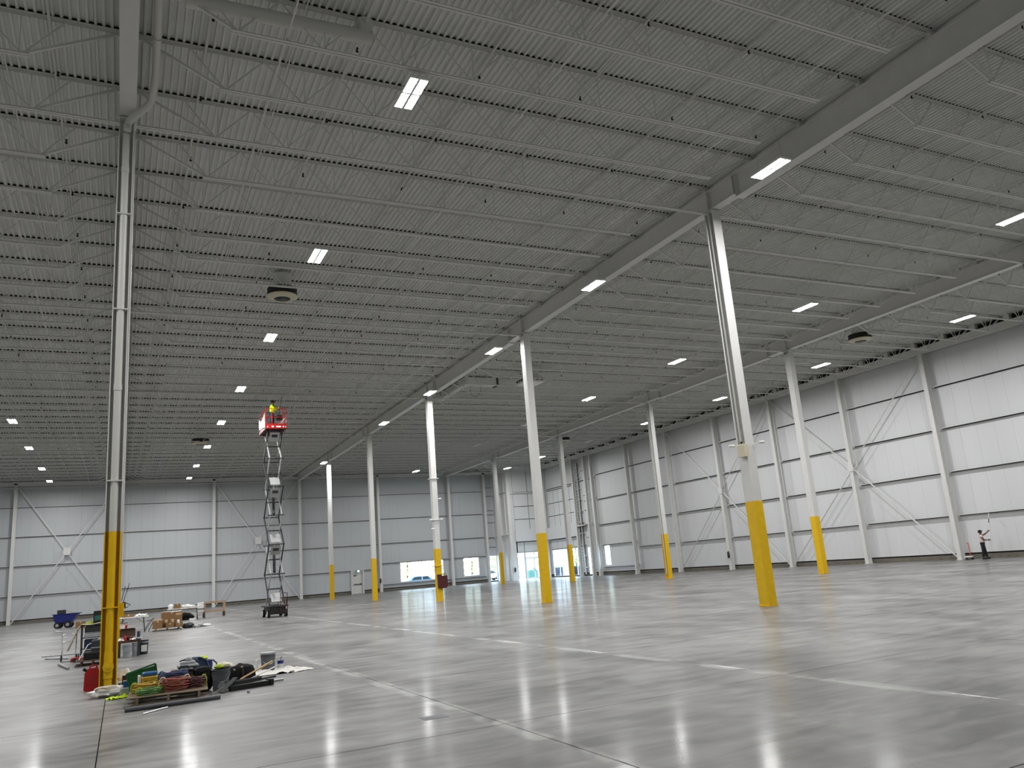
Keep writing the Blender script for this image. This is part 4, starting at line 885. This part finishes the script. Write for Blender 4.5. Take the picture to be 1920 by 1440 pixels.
carton('carton', 'low brown carton before the big carton', 'box', (-14.95, 24.4, .142), .36, .22, .2, 'brown', 0, False); carton('carton', 'low brown carton at the right of the pale pallet', 'box', (-14.55, 24.4, .142), .34, .22, .16, 'brown', .1)
for i, (x, z) in enumerate(((-15.12, .36), (-14.84, .36), (-14.58, .31))): single('wrapped_roll', MB().lathe([(.001, 0), (.06, 0), (.065, .12), (.03, .14), (.001, .14)], 12), M['lbrown' if i < 2 else 'paper'], ['left paper-wrapped roll before the big carton', 'middle paper-wrapped roll before the big carton', 'white pack at right before the big carton'][i], 'roll', (x, 24.42, z), smooth=True)
t = thing('folded_chair', 'dark folding frame leaning left of the brown cartons', 'chair', (-15.95, 25.3, 0)); obj('frame', MB().bar((-.1, 0, 0), (.3, 0, .62), .03).bar((.1, .2, 0), (.35, .2, .55), .03).bar((.0, .1, .5), (.4, .1, .52), .03), M['dgrey'], t); obj('seat', MB().bar((-.05, .1, .15), (.12, .1, .45), .3, .03), M['lgrey'], t)
folding_table('farther folding table covered in white cloths before the back wall', (-13.55, 36.5, 0), 1.9, .8, -.1)
carton('carton', 'brown carton on the farther folding table', 'box', (-13.95, 36.4, .752), .35, .3, .28, 'brown'); single('white_pack', bag_mesh(.36, .3, .3, 91, .3), M['paper'], 'white pack left of the carton on the farther table', 'pack', (-14.3, 36.45, .752), smooth=True)
single('cloth_heap', bag_mesh(.75, .5, .2, 95, .45, 18, 10), M['paper'], 'heap of white cloths on the farther folding table', 'cloth', (-13.4, 36.4, .752), smooth=True); single('cloth_heap', crumple(.5, .5, .12, 97), M['whitecl'], 'white sheet at the right end of the farther table', 'cloth', (-12.85, 36.35, .752), smooth=True)
single('black_sack', bag_mesh(.9, .6, .42, 99, .4), M['blackcloth'], 'black sack under the farther folding table', 'sack', (-13.4, 37.3, 0), smooth=True); single('white_slab', MB().bbox(-.18, .18, -.1, .1, 0, .1, .01), M['paper'], 'small white block before the black sack', 'block', (-13.1, 35.9, 0))
t = thing('folding_chair', 'white folding chair between the farther table and the timber frame', 'chair', (-12.45, 38.0, 0), .0)
obj('backrest', MB().bbox(-.23, .23, .2, .23, .62, .98, .01), M['white'], t); obj('seat', MB().bbox(-.22, .22, -.2, .2, .43, .46, .01), M['white'], t)
for x in (-.22, .22): obj('leg', MB().bar((x, -.24, 0), (x, .22, .95), .025), M['dgrey'], t); obj('leg', MB().bar((x, .26, 0), (x, -.16, .44), .025), M['dgrey'], t)
obj('cross_bar', MB().bar((-.22, -.14, .2), (.22, -.14, .2), .02), M['dgrey'], t)
t = thing('timber_frame', 'open rectangular timber frame on short dark legs', 'frame', (-11.58, 38.5, 0), .08)
for z in (.3, .86): obj('rail', MB().box(-.66, .66, -.06, .06, z, z + .13), M['frame'], t)
for x in (-.62, .62): obj('stile', MB().box(x - .075, x + .065, -.055, .055, .43, .86), M['frame'], t); obj('leg', MB().box(x - .05, x + .05, -.06, .3, 0, .3), M['dbrown'], t)
for i, (x, y, sx, m_, lb) in enumerate(((-14.1, 24.85, .55, 'dgrey', 'grey jacket heaped right of the pale pallet'), (-13.75, 24.55, .3, 'lgrey', 'small grey rags trailing from the jacket heap'), (-13.5, 24.9, .4, 'grey', 'grey cloth farther right of the jacket heap'), (-13.25, 24.8, .4, 'paper', 'white cloth at the right end of the rag trail'))): single('cloth_heap', bag_mesh(sx, .35, .12 if i else .25, 110 + i, .5), M[m_], lb, 'cloth', (x, y, 0), smooth=True)

# ------------------------------------------------------------------ scissor lift
SL = thing('scissor_lift', 'tall raised scissor lift with a red platform, left of centre', 'lift', (-9.43, 28.25, 0), 0)
obj('chassis', MB().bbox(-.42, .42, -1.05, 1.05, .16, .55, .03), M['black'], SL); obj('deck_plate', MB().box(-.55, .55, -1.12, 1.12, .55, .62).box(-.3, .1, -.9, -.2, .62, .67), M['dgrey'], SL)
for x in (-.46, .46):
    for y in (-.82, .82): wv = obj('wheel', MB().cyl((x - .07, y, .2), (x + .07, y, .2), .2, n=22), M['rubber'], SL, smooth=True); obj('hub', MB().cyl((x - .076, y, .2), (x + .076, y, .2), .165, n=18), M['white'], wv, smooth=True)
mb = MB()
for x in (.12, .48): mb.bar((x, -1.2, .18), (x, -1.2, 1.25), .03)
for z in (.3, .55, .8, 1.02): mb.bar((.12, -1.2, z), (.48, -1.2, z), .03)
mb.bar((.12, -1.2, 1.25), (.48, -1.2, 1.25), .03).bar((.48, -1.2, 1.0), (.48, -.8, .62), .04)
obj('entry_ladder', mb, M['darkred'], SL)
NZ = 6; zb, zt_ = .7, 10.3; dz = (zt_ - zb) / NZ; hy = .8
for k in range(NZ):
    z0 = zb + k * dz; z1 = z0 + dz
    for s in (-1, 1):
        xo, xi_ = s * .40, s * .32
        a, b = ((-hy, hy) if k % 2 == 0 else (hy, -hy))
        obj('outer_arm', MB().bar((xo, a, z0), (xo, b, z1), .05, .13), M['darm'], SL)
        obj('inner_arm', MB().bar((xi_, -a, z0), (xi_, -b, z1), .05, .13), M['arm'], SL)
    for y in (-hy, hy): obj('pivot_tube', MB().cyl((-.45, y, z1), (.45, y, z1), .03, n=8), M['darm'], SL)
    obj('pivot_tube', MB().cyl((-.43, 0, (z0 + z1) / 2), (.43, 0, (z0 + z1) / 2), .035, n=8), M['darm'], SL)
    if k % 2 == 0: obj('torque_plate', MB().bar((0, -hy * .9, z0 + dz * .07), (0, -hy * .3, z0 + dz * .36), .54, .02), M['arm'], SL)
    else: obj('torque_plate', MB().bar((0, -hy * .96, z1 - dz * .06), (0, -hy * .35, z1 - dz * .34), .54, .02), M['arm'], SL); obj('plate_slots', MB().box(-.16, .16, -hy * .8 - .02, -hy * .8 + .02, z1 - dz * .22, z1 - dz * .1), M['black'], SL)
for z0, z1 in ((2.4, 4.4), (5.6, 7.8)): obj('lift_cylinder', MB().cyl((-.05, -.35, z0), (.05, .3, (z0 + z1) / 2), .075, n=10), M['black'], SL, smooth=True); obj('lift_cylinder', MB().cyl((.05, .3, (z0 + z1) / 2), (.1, .45, z1), .04, n=8), M['galv'], SL, smooth=True)
PL = 10.34
obj('platform_floor', MB().box(-.57, .57, -1.15, 1.15, PL, PL + .06).box(-.35, -.3, -1.1, 1.1, PL - .06, PL).box(.3, .35, -1.1, 1.1, PL - .06, PL), M['darkred'], SL)
obj('toe_board', MB().box(-.58, .58, -1.17, -1.15, PL + .02, PL + .3).box(-.58, .58, 1.15, 1.17, PL + .02, PL + .3).box(-.59, -.57, -1.17, 1.17, PL + .02, PL + .22).box(.57, .59, -1.17, 1.17, PL + .02, PL + .22), M['red'], SL)
mb = MB(); RT = PL + 1.18
for x in (-.57, .57):
    for y in (-1.14, -.4, .4, 1.14): mb.bar((x, y, PL + .2), (x, y, RT), .035)
    mb.bar((x, -1.14, RT), (x, 1.14, RT), .035); mb.bar((x, -1.14, PL + .68), (x, 1.14, PL + .68), .03)
for y in (-1.14, 1.14):
    mb.bar((-.57, y, RT), (.57, y, RT), .035); mb.bar((-.57, y, PL + .68), (.57, y, PL + .68), .03)
mb.bar((-.22, -1.14, PL + .2), (-.22, -1.14, RT), .035).bar((.36, -1.14, PL + .2), (.36, -1.14, RT), .035)
obj('guard_rail', mb, M['red'], SL)
obj('decals', MB().box(-.25, -.13, -1.178, -1.171, PL + .09, PL + .17).box(0, .27, -1.178, -1.171, PL + .09, PL + .17).box(.36, .44, -1.178, -1.171, PL + .09, PL + .17).box(.51, .55, -1.178, -1.171, PL + .08, PL + .16).box(-.5, -.44, -1.178, -1.171, PL + .09, PL + .15), M['white'], SL)
obj('control_box', MB().bbox(.05, .35, -1.05, -.85, PL + .55, PL + .85, .02), M['black'], SL)
def ban(u, v): return (-.62 - .03 * math.sin(u * 6), -1.15 + u * 2.25, PL + .3 + v * .36 + .3 * (abs(u - .5) * 2) ** 2 * v - .22 * (1 - u) * (1 - v))
single('white_banner', sheet_mesh(ban, 14, 4, .004), M['white'], 'white sheet hung along the left side of the red platform', 'sheet', (-9.43, 28.25, 0), smooth=True)

# ------------------------------------------------------------------ people (skin-modifier bodies)
def skin_obj(name, verts, edges, radii, m_, parent, root=0, sub=2, flat=None):
    me = bpy.data.meshes.new(name); me.from_pydata(verts, edges, []); me.materials.append(m_)
    o = link(name, me, parent); md = o.modifiers.new('skin', 'SKIN'); md.use_smooth_shade = True
    for i, r in enumerate(radii):
        sv = me.skin_vertices[0].data[i]; sv.radius = (r, r) if not isinstance(r, tuple) else r; sv.use_root = (i == root)
    s = o.modifiers.new('sub', 'SUBSURF'); s.levels = s.render_levels = sub
    return o
def person(label, loc, rz, J, look, shirt, trousers, cap, shirt_long=False):
    """J: joint positions in the figure's own frame, facing -y"""
    t = thing('person', label, 'person', loc, rz)
    V = []; E_ = []; Rr = []; ix = {}
    def add(n, p, r, to=None):
        ix[n] = len(V); V.append(tuple(p)); Rr.append(r)
        if to is not None: E_.append((ix[to], ix[n]))
    add('pelvis', J['pelvis'], (.15, .11)); add('belly', J['belly'], (.145, .105), 'pelvis'); add('chest', J['chest'], (.165, .11), 'belly'); add('neck', J['neck'], .055, 'chest')
    hd_ = Vector(J['head']); nk = Vector(J['neck']); add('skull_low', nk.lerp(hd_, .55), .068, 'neck'); add('skull', hd_, (.082, .095), 'skull_low'); add('crown', hd_ + (hd_ - nk).normalized() * .08, .06, 'skull')
    for s in 'LR':
        add('sh' + s, J['sh' + s], .058, 'chest'); add('el' + s, J['el' + s], .042, 'sh' + s); add('wr' + s, J['wr' + s], .028, 'el' + s)
        w0 = Vector(J['wr' + s]); d = (w0 - Vector(J['el' + s])).normalized(); add('palm' + s, w0 + d * .07, (.04, .02), 'wr' + s)
        add('hip' + s, J['hip' + s], .09, 'pelvis'); add('kn' + s, J['kn' + s], .06, 'hip' + s); add('an' + s, J['an' + s], .042, 'kn' + s)
        a = Vector(J['an' + s]); add('toe' + s, a + Vector((0, -.12, -.05)), (.035, .03), 'an' + s)
    skin_obj('body', V, E_, Rr, M['skin'], t, 0, 2)
    for s in 'LR':
        w0 = Vector(J['wr' + s]); d = (w0 - Vector(J['el' + s])).normalized(); side = d.cross(Vector((1, 0, 0))); side = side.normalized() if side.length > .1 else Vector((0, 0, 1)); nrm = d.cross(side)
        fv = []; fe = []; fr_ = []
        for i, (off, ln) in enumerate(((-.027, .062), (-.009, .072), (.009, .068), (.027, .054))):
            b0 = w0 + d * .095 + side * off; fv += [w0 + d * .06 + side * off * .6, b0, b0 + d * ln * .5 + nrm * .018, b0 + d * ln * .55 + nrm * .048, b0 + d * ln * .3 + nrm * .062]; fe += [(i * 5 + k, i * 5 + k + 1) for k in range(4)]; fr_ += [.009] * 5
        for i in range(4):
            mb = MB().tube([tuple(p) for p in fv[i * 5:i * 5 + 5]], .0088, 6); obj('finger', mb, M['skin'], t, smooth=True)
        obj('thumb', MB().tube([tuple(w0 + d * .03 + side * .02), tuple(w0 + d * .06 + side * .05), tuple(w0 + d * .085 + side * .05 + nrm * .035), tuple(w0 + d * .08 + side * .03 + nrm * .055)], .0105, 6), M['skin'], t, smooth=True)
    # shirt
    V2 = [tuple(Vector(J['pelvis']) - Vector((0, 0, .02))), J['belly'], J['chest'], tuple(Vector(J['chest']).lerp(nk, .55))]; E2 = [(0, 1), (1, 2), (2, 3)]; R2 = [(.2, .16), (.185, .15), (.19, .14), .075]
    for s in 'LR':
        b = len(V2); k = 1.0 if shirt_long else .5
        V2 += [J['sh' + s], tuple(Vector(J['sh' + s]).lerp(Vector(J['el' + s]), k))]; E2 += [(2, b), (b, b + 1)]; R2 += [.082, .068]
        if shirt_long: V2.append(tuple(Vector(J['el' + s]).lerp(Vector(J['wr' + s]), .9))); E2.append((b + 1, b + 2)); R2.append(.045)
    skin_obj('shirt', V2, E2, R2, shirt, t, 0, 2)
    V3 = [tuple(Vector(J['pelvis']) + Vector((0, 0, .16))), J['pelvis']]; E3 = [(0, 1)]; R3 = [(.17, .14), (.175, .14)]
    for s in 'LR':
        b = len(V3); V3 += [J['hip' + s], J['kn' + s], tuple(Vector(J['an' + s]) + Vector((0, 0, .02)))]; E3 += [(1, b), (b, b + 1), (b + 1, b + 2)]; R3 += [.118, .088, .075]
    skin_obj('trousers', V3, E3, R3, trousers, t, 1, 2)
    for s in 'LR':
        a = Vector(J['an' + s]); mb = MB().ball((a.x, a.y - .05, .045), 1, 12, 8, (.058, .13, .07), 0, 0, 0.0); obj('boot', mb, M['black'], t, smooth=True)
    up = (hd_ - nk).normalized(); lk = Vector(look).normalized(); sd = lk.cross(up).normalized()
    c = hd_ + up * .045
    def P_(f, u_, s_): return tuple(hd_ + lk * f + up * u_ + sd * s_)
    obj('nose', MB().cyl(P_(.095, .02, 0), P_(.12, -.01, 0), .01, .016, n=8), M['skin'], t, smooth=True)
    for q in (-1, 1): obj('eye', MB().ball(P_(.088, .022, q * .032), .011), M['white'], t, smooth=True); obj('ear', MB().ball(P_(0, 0, q * .09), 1, 8, 6, (.02, .02, .032)), M['skin'], t, smooth=True)
    obj('mouth', MB().bar(P_(.092, -.045, -.025), P_(.092, -.045, .025), .01, .008), M['darkred'], t)
    mb = MB().ball((0, 0, 0), 1, 16, 9, (.096, .108, .095)); k = obj('cap', mb, cap, t, smooth=True); k.location = tuple(hd_ + up * .045 - lk * .018); k.rotation_euler = up.to_track_quat('Z', 'Y').to_euler()
    obj('cap_brim', MB().bar(P_(.07, .07, 0), P_(.15, .045, 0), .12, .012), cap, t)
    return t
# painter by the right wall, facing it (+x) with a roller pole
Jp = dict(pelvis=(0, 0, .86), belly=(0, -.01, 1.0), chest=(0, .0, 1.2), neck=(0, .01, 1.37), head=(0, .0, 1.5), shL=(.18, 0, 1.3), shR=(-.18, 0, 1.3),
          elL=(.24, -.2, 1.36), wrL=(.16, -.38, 1.5), elR=(-.24, -.1, 1.06), wrR=(-.08, -.3, 1.04), hipL=(.1, 0, .82), hipR=(-.1, 0, .82), knL=(.11, -.06, .46), anL=(.12, -.1, .09), knR=(-.11, .03, .46), anR=(-.13, .09, .09))
pt = person('painter in pale shirt and dark trousers raising a roller pole by the right wall', (26.85, 11.25, 0), .62, Jp, (0, -1, .45), M['shirt'], M['jeans'], M['hair'])
rp_ = thing('roller_pole', 'long thin white roller pole held up by the painter', 'pole', (26.85, 11.25, 0), .62)
obj('pole', MB().cyl((-.06, -.36, .8), (.33, -.62, 2.6), .012, n=8), M['white'], rp_, smooth=True); obj('grip', MB().cyl((.2, -.53, 2.0), (.25, -.57, 2.22), .022, n=8), M['black'], rp_, smooth=True)
obj('roller', MB().cyl((.22, -.62, 2.64), (.46, -.62, 2.64), .035, n=10), M['white'], rp_, smooth=True)
t = thing('flat_dolly', 'low white dolly with an upright orange handle by the wall column', 'dolly', (27.05, 12.35, 0), .5)
obj('deck', MB().box(-.4, .4, -.2, .2, .14, .2), M['white'], t); obj('handle', MB().box(-.38, -.34, -.14, -.1, .2, .95).box(-.38, -.34, -.1, -.04, .9, .95), M['orange'], t)
for x in (-.3, .3):
    for y in (-.15, .15): obj('castor', MB().cyl((x, y - .02, .07), (x, y + .02, .07), .07, n=12), M['black'], t, smooth=True)
# worker on the lift, facing away and to the right, holding a tool pole
fz = PL + .06
Jw = dict(pelvis=(0, 0, .9), belly=(0, -.02, 1.04), chest=(0, -.04, 1.26), neck=(0, -.05, 1.43), head=(0, -.07, 1.57), shL=(.18, -.04, 1.36), shR=(-.18, -.04, 1.36),
          elL=(.22, -.24, 1.2), wrL=(.12, -.42, 1.28), elR=(-.24, -.2, 1.14), wrR=(-.1, -.38, 1.14), hipL=(.1, 0, .86), hipR=(-.1, 0, .86), knL=(.11, -.03, .48), anL=(.12, 0, .09), knR=(-.11, -.03, .48), anR=(-.12, .03, .09))
person('worker in a yellow hi-vis shirt and dark cap standing on the lift platform', (-9.58, 27.6, fz), 1.1, Jw, (0, -1, .1), M['hivis'], M['navy'], M['hair'], True)
single('tool_pole', MB().cyl((-9.22, 27.55, fz + .6), (-9.02, 27.5, fz + 1.95), .014, n=8), M['black'], 'thin dark pole held by the worker on the lift', 'pole', smooth=True)

# ------------------------------------------------------------------ small fixtures
t = thing('exit_sign', 'green running figure exit sign above the small wall door', 'sign', (6.25, YB - .32, 2.3))
obj('sign_case', MB().box(-.2, .2, 0, .06, 0, .26), M['exitg'], t)
mb = MB(); mb.ball((.02, -.004, .215), .024, 8, 6, (1, .2, 1)); mb.bar((.0, -.004, .19), (-.02, -.004, .12), .045, .008, up=(0, 1, 0)); mb.bar((-.02, -.004, .12), (.04, -.004, .07), .022, .008, up=(0, 1, 0)).bar((.04, -.004, .07), (.03, -.004, .02), .02, .008, up=(0, 1, 0)).bar((-.02, -.004, .12), (-.07, -.004, .05), .022, .008, up=(0, 1, 0)).bar((.0, -.004, .18), (.06, -.004, .15), .016, .008, up=(0, 1, 0)).bar((.0, -.004, .18), (-.06, -.004, .16), .016, .008, up=(0, 1, 0))
mb.box(.09, .16, -.008, 0, .03, .23); obj('running_figure', mb, M['exitw'], t); obj('bracket', MB().box(-.03, .03, .06, .32, .1, .14), M['steel'], t)
for (x, y, ax, lb) in ((8.65, YB - .72, 0, 'dark extinguisher hung on the wall column right of the small door'), (EX + .12, EY - .42, 0, 'dark extinguisher on the corner column left of the entrance glass'), (XR - .72, 33.25, 1, 'dark extinguisher hung on a wall column behind the right row')):
    t = thing('fire_extinguisher', lb, 'extinguisher', (x, y, .95)); obj('cylinder', MB().lathe([(.001, 0), (.08, .0), (.085, .03), (.085, .4), (.04, .48), (.001, .5)], 14), M['black'], t, smooth=True); obj('valve', MB().box(-.03, .07, -.02, .02, .5, .56), M['galv'], t); obj('hose', MB().tube([(.05, -.02, .52), (.12, -.05, .4), (.1, -.06, .15)], .014), M['black'], t); obj('hook', MB().box(-.02, .02, .05, .12, .4, .46), M['black'], t)
t = thing('wall_ladder', 'tall dark caged ladder fixed to the right wall near the entrance', 'ladder', (XR - .35, 56.9, 0))
for y in (-.28, .25): obj('rail', MB().box(-.03, .03, y - .03, y + .03, .2, 12.2), M['steel'], t)
for i in range(39): obj('rung', MB().cyl((0, -.26, .4 + i * .3), (0, .24, .4 + i * .3), .014, n=6), M['dgrey'], t)
for i in range(10): obj('tie_plate', MB().box(-.05, .3, -.31, .28, .9 + i * 1.2, .96 + i * 1.2), M['steel'], t)
obj('back_strip', MB().box(.2, .26, -.08, .06, .2, 12.2), M['grey'], t)
obj('landing', MB().box(-.25, .1, -1.0, .5, 5.3, 5.42), M['steel'], t)

# ------------------------------------------------------------------ outside
gr = struct('ground_outside', MB().box(-80, 140, YB + .5, 190, -.5, -.12), M['asph']); gr2 = struct('ground_side', MB().box(XR + .5, 140, -40, YB + .5, -.5, -.12), M['asph'])
struct('verge', MB().box(-60, 130, 92, 190, -.12, .5), M['grass'])
def tree(i, x, y, h, m_, lb):
    t = thing('tree', lb, 'tree', (x, y, .3)); r2 = random.Random(i)
    obj('trunk', MB().cyl((0, 0, 0), (.1, 0, h * .55), .16, .08, n=8), M['bark'], t, smooth=True); mb = MB()
    for k in range(700):
        a, b = r2.random() * 2 * PI, r2.random() ** .6; zc = h * (.12 + .88 * r2.random()); q = h * .42 * b * (1 - abs(zc / h - .55) * .8)
        c = Vector((math.cos(a) * q, math.sin(a) * q, zc)); d = Vector((r2.uniform(-1, 1), r2.uniform(-1, 1), r2.uniform(-1, 1))).normalized(); e = d.orthogonal().normalized(); s_ = .28
        mb.add([c - d * s_, c + e * s_ * .6, c + d * s_, c - e * s_ * .6], [(0, 1, 2, 3)])
    obj('foliage', mb, M[m_], t, kind='stuff')
pos = ['leftmost', 'second', 'third', 'fourth', 'fifth', 'sixth', 'seventh', 'eighth', 'ninth', 'tenth', 'eleventh', 'rightmost']
for i in range(12):
    x = 16 + i * 5.6 + rnd.uniform(-1, 1); tree(i, x, 97 + rnd.uniform(-2, 6), 6 + rnd.random() * 2.5, 'leafy' if i % 2 else 'leafg', pos[i] + (' yellow-leaved tree' if i % 2 else ' green tree') + ' seen through the windows')
def car(loc, rz, m_, lb):
    t = thing('car', lb, 'car', loc, rz)
    obj('body', MB().prism([(-2.2, .35), (2.2, .35), (2.25, .75), (1.3, .95), (.7, 1.4), (-1.2, 1.42), (-1.9, 1.0), (-2.25, .9)], -.85, .85, 'y'), M[m_], t)
    obj('side_windows', MB().prism([(-1.6, 1.0), (1.1, .98), (.62, 1.34), (-1.15, 1.36)], -.86, .86, 'y'), M['glassdk'], t)
    for x in (-1.4, 1.4):
        for y in (-.8, .8): obj('wheel', MB().cyl((x, y - .12, .33), (x, y + .12, .33), .33, n=18), M['rubber'], t, smooth=True)
car((17.8, 82, -.12), .1, 'car', 'blue car parked outside the widest window'); car((23.5, 84, -.12), .1, 'white', 'white car parked outside right of the blue car'); car((12.5, 81, -.12), .1, 'white', 'white car parked outside left of the blue car'); car((29, 86, -.12), 0, 'galv', 'silver car parked outside beyond the narrow window')
for i, (x, y) in enumerate(((33.5, 66.0), (33.5, 67.6), (33.5, 70.6))):
    t = thing('wheeled_bin', ['left', 'middle', 'right'][i] + ' dark bin standing outside the entrance glass', 'bin', (x - 1.6 * i * .3, y + 1, -.12)); obj('bin_body', MB().bbox(-.45, .45, -.45, .45, .1, 1.1, .04), M['navy'], t); obj('bin_lid', MB().bbox(-.48, .48, -.48, .48, 1.1, 1.2, .03), M['teal'], t)
    obj('wheel', MB().cyl((-.4, .42, .1), (.4, .42, .1), .1, n=12), M['rubber'], t, smooth=True)
t = thing('planter', 'teal planter outside beside the glass door', 'planter', (29.3, 72.6, -.12)); obj('planter_body', MB().bbox(-.6, .6, -.5, .5, 0, 1.1, .04), M['teal'], t); obj('soil', MB().box(-.52, .52, -.42, .42, 1.1, 1.12), M['bark'], t)
